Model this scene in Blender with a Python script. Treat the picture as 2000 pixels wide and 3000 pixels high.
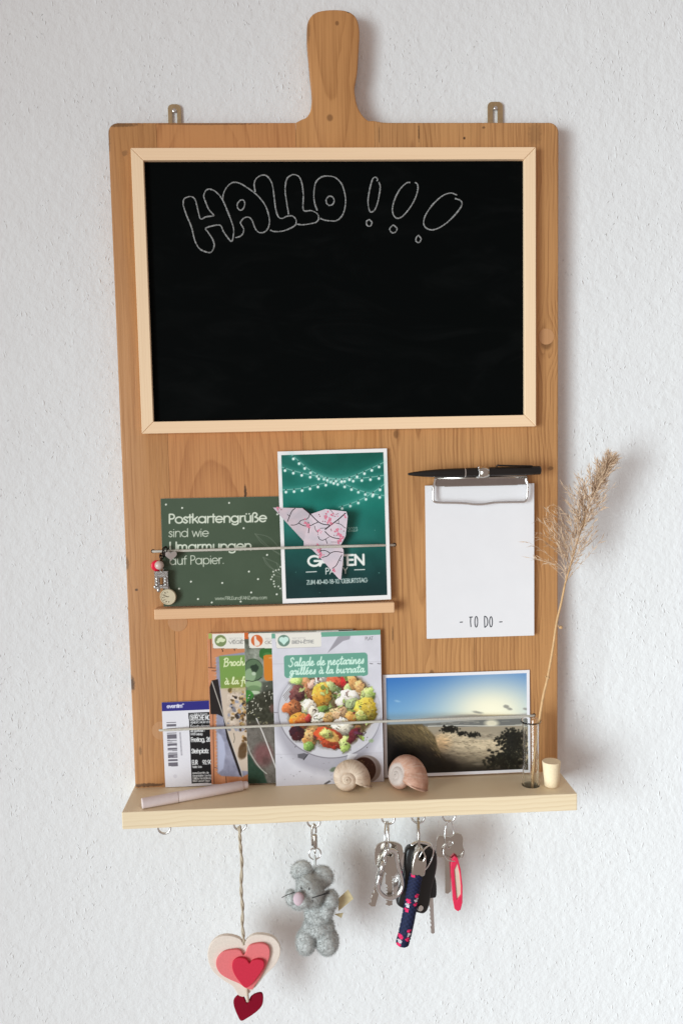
import bpy, bmesh, math, random
import numpy as np
from mathutils import Matrix, Vector
R = math.radians
for o in list(bpy.data.objects): bpy.data.objects.remove(o, do_unlink=True)
sc = bpy.context.scene
col = sc.collection

# ------------------------------------------------------------------ camera
# all lengths below are millimetres; MM turns them into metres
MM = 0.001
CF = 2400.0                                    # focal length in pixels of a 2000 x 3000 picture
CC = np.array([-40.33663, -777.25185, 326.12894])
CB = np.array([[0.99852978, -0.05047348, -0.0197664],
               [0.02376519, 0.07989613, 0.99651986],
               [0.04871856, 0.9955245, -0.08097818]])
cam = bpy.data.cameras.new('camera'); camo = bpy.data.objects.new('camera', cam); col.objects.link(camo)
cam.sensor_fit = 'VERTICAL'; cam.sensor_height = 36.0; cam.lens = 36.0*CF/3000.0
cam.clip_start = 0.02; cam.clip_end = 50
m4 = Matrix.Identity(4)
for i in range(3):
    m4[i][0] = CB[0, i]; m4[i][1] = CB[1, i]; m4[i][2] = -CB[2, i]; m4[i][3] = CC[i]*MM
camo.matrix_world = m4
sc.camera = camo
def P(px, py, Y):                              # where the sight line of a picture point meets the upright plane at depth Y
    d = CB.T @ np.array([(px-1000)/CF, (1500-py)/CF, 1.0]); t = (Y-CC[1])/d[1]; q = CC+t*d
    return (float(q[0]), float(Y), float(q[2]))
def PZ(px, py, Z):                             # the same on a level plane
    d = CB.T @ np.array([(px-1000)/CF, (1500-py)/CF, 1.0]); t = (Z-CC[2])/d[2]; q = CC+t*d
    return (float(q[0]), float(q[1]), float(Z))

# ------------------------------------------------------------------ light: a window to the left of the board, dim room round it
w = bpy.data.worlds.new('World'); sc.world = w; w.use_nodes = True
bg = w.node_tree.nodes['Background']; bg.inputs[0].default_value = (1.0, 0.84, 0.77, 1); bg.inputs[1].default_value = 0.40
def area(name, loc, target, sx, sy, power, color, spread):
    l = bpy.data.lights.new(name, 'AREA'); l.shape = 'RECTANGLE'; l.size = sx; l.size_y = sy; l.energy = power
    l.color = color; l.spread = R(spread)
    o = bpy.data.objects.new(name, l); col.objects.link(o); o.location = loc
    d = Vector(target)-Vector(loc); o.rotation_euler = d.to_track_quat('-Z', 'Y').to_euler()
    return o
area('window_light', (-1.77, -2.40, -0.19), (2.65, 0.0, -0.30), 2.0, 2.0, 42.5, (0.835, 0.955, 1.0), 67)
sc.view_settings.view_transform = 'Standard'; sc.view_settings.look = 'None'
sc.view_settings.exposure = 0.0; sc.view_settings.gamma = 1.0; sc.view_settings.use_curve_mapping = False
sc.render.engine = 'CYCLES'
sc.render.resolution_x = 682; sc.render.resolution_y = 1024
sc.cycles.max_bounces = 10; sc.cycles.transmission_bounces = 10; sc.cycles.transparent_max_bounces = 12

# ------------------------------------------------------------------ helpers
rng = np.random.default_rng(7); random.seed(7)
def lin(c):
    c = np.asarray(c, float)/255.0
    return np.where(c <= 0.04045, c/12.92, ((c+0.055)/1.055)**2.4)
def L4(c): return (*[float(v) for v in lin(c)], 1.0)

class NT:
    def __init__(s, name):
        s.mat = bpy.data.materials.new(name); s.mat.use_nodes = True; s.t = s.mat.node_tree
        s.n = s.t.nodes; s.bsdf = s.n['Principled BSDF']
    def put(s, sock, v):
        if isinstance(v, bpy.types.NodeSocket): s.t.links.new(v, sock)
        else: sock.default_value = v
    def m(s, op, a, b=None, c=None, clamp=False):
        n = s.n.new('ShaderNodeMath'); n.operation = op; n.use_clamp = clamp
        for i, v in enumerate((a, b, c)):
            if v is not None: s.put(n.inputs[i], v)
        return n.outputs[0]
    def coord(s, mm=True):
        n = s.n.new('ShaderNodeTexCoord'); v = s.n.new('ShaderNodeVectorMath'); v.operation = 'SCALE'
        s.t.links.new(n.outputs['Object'], v.inputs[0]); v.inputs['Scale'].default_value = 1000.0 if mm else 1.0
        return v.outputs[0]
    def sep(s, v):
        n = s.n.new('ShaderNodeSeparateXYZ'); s.put(n.inputs[0], v); return n.outputs
    def comb(s, x, y, z):
        n = s.n.new('ShaderNodeCombineXYZ'); s.put(n.inputs[0], x); s.put(n.inputs[1], y); s.put(n.inputs[2], z); return n.outputs[0]
    def noise(s, v, scale=1.0, detail=2.0, rough=0.5, dist=0.0):
        n = s.n.new('ShaderNodeTexNoise'); s.put(n.inputs['Vector'], v); n.inputs['Scale'].default_value = scale
        n.inputs['Detail'].default_value = detail; n.inputs['Roughness'].default_value = rough; n.inputs['Distortion'].default_value = dist
        return n.outputs[0]
    def voro(s, v, scale=1.0, rnd=1.0):
        n = s.n.new('ShaderNodeTexVoronoi'); s.put(n.inputs['Vector'], v); n.inputs['Scale'].default_value = scale
        n.inputs['Randomness'].default_value = rnd
        return n.outputs
    def mix(s, f, a, b, mode='MIX'):
        n = s.n.new('ShaderNodeMix'); n.data_type = 'RGBA'; n.blend_type = mode
        s.put(n.inputs[0], f); s.put(n.inputs[6], a); s.put(n.inputs[7], b); return n.outputs[2]
    def ramp(s, v, a, b):                      # smooth 0..1 between a and b
        n = s.n.new('ShaderNodeMapRange'); n.interpolation_type = 'SMOOTHSTEP'; s.put(n.inputs[0], v)
        n.inputs[1].default_value = a; n.inputs[2].default_value = b; return n.outputs[0]
    def bump(s, h, strength, dist):
        n = s.n.new('ShaderNodeBump'); s.put(n.inputs['Height'], h); n.inputs['Strength'].default_value = strength
        n.inputs['Distance'].default_value = dist*MM; s.t.links.new(n.outputs[0], s.bsdf.inputs['Normal'])
    def set(s, color=None, rough=None, metal=None, spec=None, **k):
        if color is not None: s.put(s.bsdf.inputs['Base Color'], color)
        if rough is not None: s.put(s.bsdf.inputs['Roughness'], rough)
        if metal is not None: s.put(s.bsdf.inputs['Metallic'], metal)
        if spec is not None: s.put(s.bsdf.inputs['Specular IOR Level'], spec)
        for a, b in k.items(): s.put(s.bsdf.inputs[a], b)
        return s.mat

def plain(name, rgb, rough=0.5, metal=0.0, spec=0.5, var=0.12, vscale=0.25, bump=0.0, bscale=1.5, **k):
    t = NT(name); c = t.coord(); n = t.noise(c, vscale, 4)
    base = L4(rgb); dk = tuple(v*(1-2*var) for v in base[:3])+(1,); lt = tuple(min(1, v*(1+2*var)) for v in base[:3])+(1,)
    cc = t.mix(n, dk, lt)
    rr = t.m('ADD', rough-0.06, t.m('MULTIPLY', n, 0.12))
    if bump: t.bump(t.noise(c, bscale, 3), 1.0, bump)
    return t.set(cc, rr, metal, spec, **k)

def wood(name, pale, dark, xc=0.0, z0=0.0, slope=0.05, spacing=4.0, warp=10.0, seed=0.0, axis='Z', contrast=0.6,
         knots=(), spots=(), rough=0.5, fibre=0.16, blotch=0.3, spec=0.35):
    t = NT(name); c = t.coord(); X, Y, Z = t.sep(c)
    if axis == 'X': X, Z = Z, X
    wv = t.noise(t.comb(t.m('MULTIPLY', X, .006), t.m('MULTIPLY', Z, .004), seed), 1.0, 2)
    u = t.m('ADD', X, t.m('MULTIPLY', t.m('SUBTRACT', wv, .5), warp))
    wf = t.noise(t.comb(t.m('MULTIPLY', X, .03), t.m('MULTIPLY', Z, .016), seed+9), 1.0, 3)
    u = t.m('ADD', u, t.m('MULTIPLY', t.m('SUBTRACT', wf, .5), warp*.35))
    kmask = 0.0; kring = 0.0
    for (kx, kz, ks, el) in knots:
        dx = t.m('SUBTRACT', X, kx); dz = t.m('DIVIDE', t.m('SUBTRACT', Z, kz), el)
        r2 = t.m('DIVIDE', t.m('ADD', t.m('MULTIPLY', dx, dx), t.m('MULTIPLY', dz, dz)), ks*ks)
        g = t.m('POWER', 2.718, t.m('MULTIPLY', r2, -.22))
        sg = t.m('DIVIDE', dx, t.m('SQRT', t.m('ADD', t.m('MULTIPLY', dx, dx), ks*ks*.25)))
        u = t.m('SUBTRACT', u, t.m('MULTIPLY', t.m('MULTIPLY', sg, g), ks*1.3))
        rr = t.m('SQRT', r2)
        kmask = t.m('MAXIMUM', kmask, t.m('SUBTRACT', 1.0, t.ramp(rr, .35, .75)))
    du = t.m('SUBTRACT', u, xc); h = t.m('MULTIPLY', t.m('SUBTRACT', Z, z0), slope)
    wv2 = t.m('SQRT', t.m('ADD', t.m('MULTIPLY', du, du), t.m('MULTIPLY', h, h)))
    ring = t.m('ADD', t.m('DIVIDE', wv2, spacing), t.m('MULTIPLY', wf, .8))
    fr = t.m('FRACT', ring)
    saw = t.m('MULTIPLY', t.m('POWER', fr, 2.6), t.m('SUBTRACT', 1.0, t.ramp(fr, .9, 1.0)))
    per = t.noise(t.comb(t.m('MULTIPLY', wv2, .11), t.m('MULTIPLY', Z, .003), seed+3), 1.0, 2)
    saw = t.m('MULTIPLY', saw, t.ramp(per, .25, .6))
    fib = t.noise(t.comb(t.m('MULTIPLY', X, .55), t.m('MULTIPLY', Z, .009), seed+5), 1.0, 4, .7)
    fib = t.ramp(fib, .28, .72)
    bl = t.noise(t.comb(t.m('MULTIPLY', X, .022), t.m('MULTIPLY', Z, .006), seed+7), 1.0, 3)
    f = t.m('ADD', t.m('MULTIPLY', saw, contrast), t.m('MULTIPLY', t.m('SUBTRACT', fib, .5), fibre*2))
    f = t.m('ADD', f, t.m('MULTIPLY', t.m('SUBTRACT', bl, .42), blotch*1.6), clamp=True)
    cc = t.mix(f, L4(pale), L4(dark))
    if knots:
        kd = tuple(v*.42 for v in lin(dark))
        cc = t.mix(t.m('MULTIPLY', kmask, .6), cc, (float(kd[0]), float(kd[1]), float(kd[2]), 1))
    for (sx, sz, rx, rz, amt) in spots:        # ragged dark marks, stains and dents among them
        dx = t.m('DIVIDE', t.m('SUBTRACT', X, sx), rx); dz = t.m('DIVIDE', t.m('SUBTRACT', Z, sz), rz)
        rr = t.m('SQRT', t.m('ADD', t.m('MULTIPLY', dx, dx), t.m('MULTIPLY', dz, dz)))
        rr = t.m('ADD', rr, t.m('MULTIPLY', t.m('SUBTRACT', t.noise(c, .4, 3), .5), 1.1))
        cc = t.mix(t.m('MULTIPLY', t.m('SUBTRACT', 1.0, t.ramp(rr, .5, 1.1)), amt), cc, (.035, .02, .012, 1))
    t.bump(t.m('ADD', t.m('MULTIPLY', fib, .6), t.m('MULTIPLY', saw, -.6)), .5, .12)
    return t.set(cc, t.m('ADD', rough-.08, t.m('MULTIPLY', fib, .16)), 0.0, spec)

def printed(name, rough=0.4, spec=0.4):
    t = NT(name); a = t.n.new('ShaderNodeAttribute'); a.attribute_name = 'print'
    return t.set(a.outputs['Color'], rough, 0.0, spec)

# --- meshes
def link(name, me, mat=None, parent=None, smooth=False):
    o = bpy.data.objects.new(name, me); col.objects.link(o)
    if mat is not None: me.materials.append(mat)
    if parent is not None: o.parent = parent
    if smooth:
        for p in me.polygons: p.use_smooth = True
    return o
def bm_obj(name, bm, mat=None, parent=None, smooth=False):
    bmesh.ops.recalc_face_normals(bm, faces=bm.faces)
    me = bpy.data.meshes.new(name); bm.to_mesh(me); bm.free()
    return link(name, me, mat, parent, smooth)
def flat_edges(o, ang=40):
    me = o.data
    try: me.set_sharp_from_angle(angle=R(ang))
    except Exception: pass
def thing(name, label, cat, loc, group=None):
    o = bpy.data.objects.new(name, None); col.objects.link(o); o.empty_display_size = .01
    o['label'] = label; o['category'] = cat
    if group: o['group'] = group
    o.location = [v*MM for v in loc]; ORI[o.name] = np.array(loc, float)
    return o
ORI = {}
def tag(o, label, cat, group=None):
    o['label'] = label; o['category'] = cat
    if group: o['group'] = group
    return o
def child(o, root):                            # parts are modelled in place: keep them there under a root that stands elsewhere
    o.parent = root; o.matrix_parent_inverse = Matrix.Translation(-root.location); return o
def sub(o, part):
    o.parent = part; return o
def box(bm, x0, x1, y0, y1, z0, z1, bev=0.0, seg=2):
    r = bmesh.ops.create_cube(bm, size=1.0)
    vs = r['verts']
    for v in vs:
        v.co = Vector(((x0+x1)/2+v.co.x*(x1-x0), (y0+y1)/2+v.co.y*(y1-y0), (z0+z1)/2+v.co.z*(z1-z0)))*MM
    if bev:
        es = list({e for v in vs for e in v.link_edges})
        bmesh.ops.bevel(bm, geom=es, offset=bev*MM, segments=seg, profile=.5, affect='EDGES')
def prism(bm, loop, lo, hi, axis='Y', holes=(), bev=0.0, seg=2):
    """loop: outline in the plane across the axis (XZ for Y, XY for Z); extruded from lo to hi"""
    def pt(p, h):
        return Vector((p[0], h, p[1]))*MM if axis == 'Y' else Vector((p[0], p[1], h))*MM
    b2 = bmesh.new(); es = []
    for lp in [loop]+list(holes):
        vs = [b2.verts.new(pt(p, lo)) for p in lp]
        es += [b2.edges.new((vs[i], vs[(i+1) % len(vs)])) for i in range(len(vs))]
    if holes:
        bmesh.ops.triangle_fill(b2, edges=es, use_beauty=True)
    else:
        b2.faces.new(vs)
    fs = list(b2.faces)
    r = bmesh.ops.extrude_face_region(b2, geom=fs)
    nv = [g for g in r['geom'] if isinstance(g, bmesh.types.BMVert)]
    d = Vector((0, hi-lo, 0))*MM if axis == 'Y' else Vector((0, 0, hi-lo))*MM
    for v in nv: v.co += d
    bmesh.ops.recalc_face_normals(b2, faces=b2.faces)
    if bev:
        ed = [e for e in b2.edges if len(e.link_faces) == 2 and e.calc_face_angle(0) > .9]
        bmesh.ops.bevel(b2, geom=ed, offset=bev*MM, segments=seg, profile=.5, affect='EDGES', clamp_overlap=True)
    tmp = bpy.data.meshes.new('tmp'); b2.to_mesh(tmp); b2.free(); bm.from_mesh(tmp); bpy.data.meshes.remove(tmp)
def smoothline(pts, n=8, closed=False):
    p = [np.array(q, float) for q in pts]; out = []
    N = len(p); rngi = range(N if closed else N-1)
    for i in rngi:
        p1, p2 = p[i % N], p[(i+1) % N]
        p0 = p[(i-1) % N] if (closed or i > 0) else 2*p1-p2
        p3 = p[(i+2) % N] if (closed or i+2 < N) else 2*p2-p1
        for k in range(n):
            t = k/n
            out.append(.5*((2*p1)+(-p0+p2)*t+(2*p0-5*p1+4*p2-p3)*t*t+(-p0+3*p1-3*p2+p3)*t**3))
    if not closed: out.append(p[-1])
    return out
def tube(bm, pts, rad, sides=8, closed=False, flat=1.0, caps=True):
    p = [np.array(q, float) for q in pts]; n = len(p)
    rs = rad if hasattr(rad, '__len__') else [rad]*n
    T = []
    for i in range(n):
        a = p[(i-1) % n] if (closed or i > 0) else p[0]; b = p[(i+1) % n] if (closed or i < n-1) else p[-1]
        d = b-a; T.append(d/(np.linalg.norm(d)+1e-12))
    up = np.array([0, 1, 0.]) if abs(T[0][1]) < .9 else np.array([1., 0, 0])
    U = np.cross(T[0], up); U /= np.linalg.norm(U); rings = []
    for i in range(n):
        U = U-T[i]*np.dot(U, T[i]); U /= np.linalg.norm(U); W = np.cross(T[i], U)
        rings.append([bm.verts.new(Vector(p[i]+rs[i]*(U*math.cos(2*math.pi*k/sides)+W*math.sin(2*math.pi*k/sides)*flat))*MM) for k in range(sides)])
    for i in range(n if closed else n-1):
        a, b = rings[i], rings[(i+1) % n]
        for k in range(sides):
            bm.faces.new((a[k], a[(k+1) % sides], b[(k+1) % sides], b[k]))
    if caps and not closed:
        bm.faces.new(rings[0][::-1]); bm.faces.new(rings[-1])
def torus_pts(c, R1, R2, ax, ay, n=28):
    c = np.array(c, float); ax = np.array(ax, float); ay = np.array(ay, float)
    ax /= np.linalg.norm(ax); ay /= np.linalg.norm(ay)
    return [c+ax*R1*math.cos(2*math.pi*i/n)+ay*R2*math.sin(2*math.pi*i/n) for i in range(n)]
def lathe(bm, prof, c, sides=40, axis=(0, 0, 1)):
    """prof: list of (radius, height) along the axis"""
    ax = Vector(axis).normalized(); q = ax.to_track_quat('Z', 'Y'); rings = []
    for r, h in prof:
        if r < 1e-6: rings.append([bm.verts.new((Vector(c)+q@Vector((0, 0, h)))*MM)])
        else: rings.append([bm.verts.new((Vector(c)+q@Vector((r*math.cos(2*math.pi*k/sides), r*math.sin(2*math.pi*k/sides), h)))*MM) for k in range(sides)])
    for a, b in zip(rings[:-1], rings[1:]):
        for k in range(sides):
            if len(a) == 1 and len(b) == 1: continue
            if len(a) == 1: bm.faces.new((a[0], b[(k+1) % sides], b[k]))
            elif len(b) == 1: bm.faces.new((a[k], a[(k+1) % sides], b[0]))
            else: bm.faces.new((a[k], a[(k+1) % sides], b[(k+1) % sides], b[k]))
def ball(bm, c, r, sub=3, sc3=(1, 1, 1), rot=None):
    r0 = bmesh.ops.create_icosphere(bm, subdivisions=sub, radius=1.0)
    for v in r0['verts']:
        q = Vector((v.co.x*r*sc3[0], v.co.y*r*sc3[1], v.co.z*r*sc3[2]))
        if rot is not None: q = rot@q
        v.co = (q+Vector(c))*MM
def circ(cx, cy, r, n=32, ry=None): return [(cx+r*math.cos(2*math.pi*i/n), cy+(ry or r)*math.sin(2*math.pi*i/n)) for i in range(n)]
def rrect(x0, x1, y0, y1, r, n=6):
    out = []
    for cx, cy, a0 in ((x1-r, y1-r, 0), (x0+r, y1-r, 90), (x0+r, y0+r, 180), (x1-r, y0+r, 270)):
        for k in range(n+1):
            a = R(a0+90*k/n); out.append((cx+r*math.cos(a), cy+r*math.sin(a)))
    return out
def pxl(pts, Y): return [P(x, y, Y) for x, y in pts]
def pxz(pts, Y): return [(P(x, y, Y)[0], P(x, y, Y)[2]) for x, y in pts]
def zoomer(x0, y0, s): return lambda pts: [(x0+x/s, y0+y/s) for x, y in pts]

# ------------------------------------------------------------------ wall with woodchip paper
WALL_Y = 18.0
t = NT('woodchip_wallpaper'); c = t.coord(); X, Y_, Z = t.sep(c)
wx = t.m('MULTIPLY', t.m('SUBTRACT', t.noise(c, .05, 2), .5), 10.0)
hgt = None
for k, (ang, sx, sz, thr, seed) in enumerate(((12, .30, .105, .30, 0), (-22, .34, .12, .26, 31), (-48, .27, .13, .22, 57), (30, .42, .16, .22, 83))):
    a = R(ang)
    xr = t.m('ADD', t.m('ADD', t.m('MULTIPLY', X, math.cos(a)), t.m('MULTIPLY', Z, math.sin(a))), wx)
    zr = t.m('ADD', t.m('SUBTRACT', t.m('MULTIPLY', Z, math.cos(a)), t.m('MULTIPLY', X, math.sin(a))), t.m('MULTIPLY', wx, .6))
    v = t.voro(t.comb(t.m('MULTIPLY', xr, sx), seed, t.m('MULTIPLY', zr, sz)), 1.0, 1.0)
    vc = t.sep(v['Color'])
    pres = t.ramp(vc[0], .55, .75)
    chip = t.m('MULTIPLY', t.m('SUBTRACT', 1.0, t.ramp(v['Distance'], thr*.1, thr*1.15)), t.m('MULTIPLY', pres, t.m('ADD', .4, vc[1])))
    hgt = chip if hgt is None else t.m('MAXIMUM', hgt, chip)
lump = t.m('ADD', t.m('MULTIPLY', t.noise(c, .13, 3, .6), .75), t.m('MULTIPLY', t.noise(c, .045, 2, .5), .5))
hgt = t.m('MULTIPLY', hgt, t.m('ADD', .35, t.m('MULTIPLY', t.ramp(t.noise(c, .022, 3, .6), .35, .65), 1.15)))
fine = t.noise(c, .8, 3, .6)
hh = t.m('ADD', t.m('MULTIPLY', hgt, .32), t.m('ADD', t.m('MULTIPLY', lump, 1.6), t.m('MULTIPLY', fine, .05)))
t.bump(hh, 1.0, .85)
wall_mat = t.set(t.mix(t.noise(c, .012, 2), (.80, .80, .805, 1), (.84, .845, .85, 1)), .75, 0, .25)
bm = bmesh.new(); box(bm, -1500, 1500, WALL_Y, WALL_Y+60, -1100, 1500)
wall = bm_obj('wall', bm, wall_mat); wall['kind'] = 'structure'

# ------------------------------------------------------------------ materials
M = {}
M['frame'] = wood('frame_pine', (250, 216, 178), (228, 186, 146), xc=-300, slope=.01, spacing=2.6, warp=3, seed=2, axis='X', contrast=.3, rough=.55, fibre=.1, blotch=.1)
M['frame_v'] = wood('frame_pine_upright', (250, 219, 182), (228, 189, 149), xc=-300, slope=.01, spacing=2.6, warp=3, seed=12, contrast=.3, rough=.55, fibre=.1, blotch=.1)
M['ledge'] = wood('ledge_pine', (232, 188, 146), (208, 156, 112), xc=-200, slope=.01, spacing=2.2, warp=3, seed=4, axis='X', contrast=.35, rough=.55, fibre=.1, blotch=.12)
M['shelf'] = wood('shelf_pine', (237, 217, 183), (208, 178, 138), xc=-60, slope=.006, spacing=4.6, warp=12, seed=21, axis='X', contrast=.55, rough=.55, fibre=.1, blotch=.14)
M['plug'] = wood('plug_pine', (196, 146, 102), (170, 118, 76), xc=-100, slope=.02, spacing=3, warp=5, seed=44, contrast=.3, rough=.5)
t = NT('slate'); c = t.coord()
M['slate'] = t.set(t.mix(t.ramp(t.noise(t.comb(t.m('MULTIPLY', t.sep(c)[0], .35), 0.0, t.sep(c)[2]), .03, 5, .6, 1.5), .45, .85), L4((3, 5, 5)), L4((11, 13, 13))), .75, 0, .05)
t = NT('chalk'); c = t.coord()
M['chalk'] = t.set(t.mix(t.ramp(t.noise(c, 1.1, 4, .8), .38, .58), L4((84, 86, 86)), L4((168, 169, 168))), .95, 0, .1)
M['steel'] = plain('bright_steel', (222, 220, 218), .24, 1.0, var=.06)
M['chrome'] = plain('polished_chrome', (228, 227, 226), .14, 1.0, var=.04)
M['nickel'] = plain('worn_nickel', (200, 194, 186), .2, 1.0, var=.05, vscale=.06)
M['brass'] = plain('yellow_zinc', (206, 184, 146), .34, 1.0, var=.12)
M['antique'] = plain('antique_silver', (182, 178, 174), .32, 1.0, var=.3, vscale=.8, bump=.25, bscale=.9)
M['darkmetal'] = plain('dark_metal', (62, 54, 50), .35, 1.0, var=.2)
M['elastic'] = plain('elastic_cord', (196, 190, 178), .75, 0, .3, var=.16, vscale=.9, bump=.2, bscale=1.2)
M['blackplastic'] = plain('black_plastic', (20, 19, 20), .36, 0, .5, var=.1, bump=.05, bscale=3)
M['penblack'] = plain('pen_lacquer', (22, 17, 15), .38, 0, .45, var=.1)
M['paper'] = plain('white_paper', (234, 232, 234), .8, 0, .2, var=.015, vscale=.05)
M['cardedge'] = plain('card_stock', (228, 222, 214), .7, 0, .25, var=.03)
M['ink'] = plain('grey_ink', (72, 74, 80), .8, 0, .2, var=.1)
M['marker'] = plain('pale_pink_plastic', (226, 210, 208), .4, 0, .4, var=.03)
M['cork'] = plain('cork', (240, 219, 184), .85, 0, .2, var=.07, vscale=.6, bump=.22, bscale=.9)
M['print'] = printed('card_print', .42, .35)
M['photo'] = printed('glossy_photo_print', .3, .4)

# ------------------------------------------------------------------ the organiser
W2, HT, DEP, THK = 207.1, 621.7, 53.0, 16.1
org = thing('wall_organizer', 'old pine cutting board made into a wall organizer with chalkboard and key shelf', 'wall organizer', (0, 0, -THK))
# --- board: five glued planks
fr = [0, .105, .41, .585, .80, 1.0]; xs = [-W2+2*W2*f for f in fr]
def Pz(px, py): q = P(px, py, 0); return q[0], q[2]
k1 = Pz(966, 345); k2 = Pz(987, 68); k3 = Pz(1160, 1272); k4 = Pz(1255, 1245); k5 = Pz(1255, 1960); k6 = Pz(1560, 1000)
st = lambda px, py, rx, rz, a: (*Pz(px, py), rx, rz, a)
pl_mats = [
 wood('board_pine_a', (192, 138, 87), (146, 94, 52), xc=-420, z0=0, slope=.02, spacing=5, warp=22, seed=1.5, contrast=.4, fibre=.28, blotch=.5,
      spots=(st(385, 2003, 4, 9, .8), st(366, 449, 3, 3, .35), st(430, 2300, 22, 2.2, .75), st(340, 366, 26, 2.2, .55), st(319, 400, 1.6, 16, .5),
             st(372, 1650, 2.5, 7, .5), st(400, 1728, 1.6, 1.6, .8), st(412, 2200, 1.6, 5, .4))),
 wood('board_pine_b', (202, 142, 90), (150, 91, 50), xc=-122, z0=-260, slope=.10, spacing=5.5, warp=18, seed=8.2, contrast=.5, fibre=.28, blotch=.5,
      spots=(st(719, 1444, 1.5, 9, .85), st(600, 363, 60, 1.2, .5))),
 wood('board_pine_c', (200, 144, 90), (146, 93, 48), xc=-4, z0=1150, slope=.055, spacing=5, warp=16, seed=14.1, contrast=.5, fibre=.28, blotch=.5,
      knots=((k1[0], k1[1], 5.0, 1.1), (k2[0], k2[1], 3.0, 1.2)), spots=(st(902, 85, 2.2, 14, .35), st(1021, 34, 2, 1.6, .8))),
 wood('board_pine_d', (200, 147, 95), (140, 91, 51), xc=70, z0=470, slope=.05, spacing=4.2, warp=14, seed=22.7, contrast=.6, fibre=.3, blotch=.5,
      knots=((k3[0], k3[1], 4.5, 1.6), (k5[0]+3, k5[1]-4, 4.0, 1.4)), spots=(st(1226, 390, .7, 11, .8), st(1359, 405, 1.3, 1.5, .9), st(1150, 1858, .8, 10, .6), st(1110, 395, .8, 10, .5), st(1154, 1595, 1.5, 1.5, .9))),
 wood('board_pine_e', (200, 147, 95), (138, 89, 51), xc=60, z0=300, slope=.05, spacing=3.6, warp=18, seed=31.3, contrast=.7, fibre=.3, blotch=.5,
      knots=((k6[0]+13, k6[1]-2, 9.5, 1.15),), spots=(st(1612, 1372, 3, 2.5, .5), st(1565, 393, 7, 13, .25), st(1416, 374, 2, 1.2, .6))),  # first spot: small dark mark just right of the pen end
]
zsh = 0.0 # the planks stand on the shelf
HZ = lambda pts: [Pz(880+x/6.533, y/6.533) for x, y in pts]
hl = HZ([(0, 2290), (110, 2240), (185, 2130), (213, 1960), (218, 1800), (205, 1600), (180, 1400), (160, 1150), (135, 900), (122, 700), (122, 550), (140, 420),
         (190, 320), (270, 245), (380, 205), (520, 185), (650, 180), (780, 185), (900, 210), (1000, 260), (1070, 340), (1108, 440), (1125, 560), (1128, 700),
         (1118, 900), (1105, 1150), (1085, 1400), (1050, 1570), (1035, 1690), (1050, 1850), (1085, 2010), (1130, 2110), (1200, 2220), (1300, 2305)])
hl = [tuple(q) for q in smoothline(hl, 3)]
cr = 9.0
board = bpy.data.objects.new('backboard', None); col.objects.link(board); board.empty_display_size = .01; child(board, org)
def plank(i):
    x0, x1 = xs[i]+.12, xs[i+1]-.12
    if i == 0: lp = [(x0, zsh), (x1, zsh), (x1, HT)]+[(x0+cr-cr*math.cos(R(a)), HT-cr+cr*math.sin(R(a))) for a in range(90, -1, -15)]
    elif i == 4: lp = [(x0, zsh), (x1, zsh)]+[(x1-cr+cr*math.cos(R(a)), HT-cr+cr*math.sin(R(a))) for a in range(0, 91, 15)]+[(x0, HT)]
    elif i == 2:
        mid = [q for q in hl if q[0] > x0+.5 and q[0] < x1-.5]
        lp = [(x0, zsh), (x1, zsh)]+[(x1, FILL)]+mid[::-1]+[(x0, HT)]
    elif i == 3:
        tail = [(x1, HT), (x0+13, HT), (x0+8, HT+.25), (x0+4, HT+.8)]
        lp = [(x0, zsh), (x1, zsh)]+tail+[(x0, FILL)]
    else: lp = [(x0, zsh), (x1, zsh), (x1, HT), (x0, HT)]
    bm = bmesh.new(); prism(bm, lp, 0.0, 15.5, 'Y', bev=.0)
    # round the edges that face the room
    ed = [e for e in bm.edges if all(abs(v.co.y) < 1e-6 for v in e.verts)]
    free = []
    for e in ed:
        mx = [v.co.x/MM for v in e.verts]; mz = [v.co.z/MM for v in e.verts]
        joint = (i > 0 and max(mx) < xs[i]+.4) or (i < 4 and min(mx) > xs[i+1]-.4)
        foot = max(mz) < 1
        if not joint and not foot: free.append(e)
    bmesh.ops.bevel(bm, geom=free, offset=1.6*MM, segments=3, profile=.5, affect='EDGES', clamp_overlap=True)
    o = bm_obj('plank', bm, pl_mats[i], board, True); flat_edges(o, 35)
FILL = HT+1.7
for i in range(5): plank(i)
for (px, py, r) in ((1599, 986, 7.6), (521, 1822, 9.3), (474, 2140, 9.3)):
    q = Pz(px, py); bm = bmesh.new(); prism(bm, circ(q[0], q[1], r, 28), -.3, 4, 'Y', bev=.12, seg=1)
    bm_obj('wood_plug', bm, M['plug'], board)
# --- hangers behind the board
for (x0p, x1p, yt) in ((491, 531, 306), (1426, 1472, 299)):
    a = P(x0p, yt, 16.5); b = P(x1p, yt, 16.5)
    bm = bmesh.new(); mid = (a[0]+b[0])/2; w2 = (b[0]-a[0])/2-.3
    lp = rrect(mid-w2, mid+w2, HT-34, a[2], 4.2)
    prism(bm, lp, 15.7, 17.0, 'Y', holes=[rrect(mid-2.3, mid+2.3, HT-8, a[2]-4.2, 2.2)], bev=.25, seg=1)
    h = bm_obj('hanger', bm, M['brass'], None); child(h, org)
    n = thing('nail', 'small steel nail holding up the board through its '+('hanger beside the chalkboard\'s H' if x0p < 900 else 'hanger above the exclamation marks'), 'nail', (mid, 18, a[2]-6.5))
    bm = bmesh.new(); lathe(bm, [(0, -17.2), (1.7, -17.2), (2.0, -16.8), (1.7, -16.2), (1.0, -16), (1.0, 8), (0, 10)], (mid, 31.0, a[2]-6.3), 16, (0, 1, 0))
    child(bm_obj('nail_shaft', bm, M['steel'], None, True), n)
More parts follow.
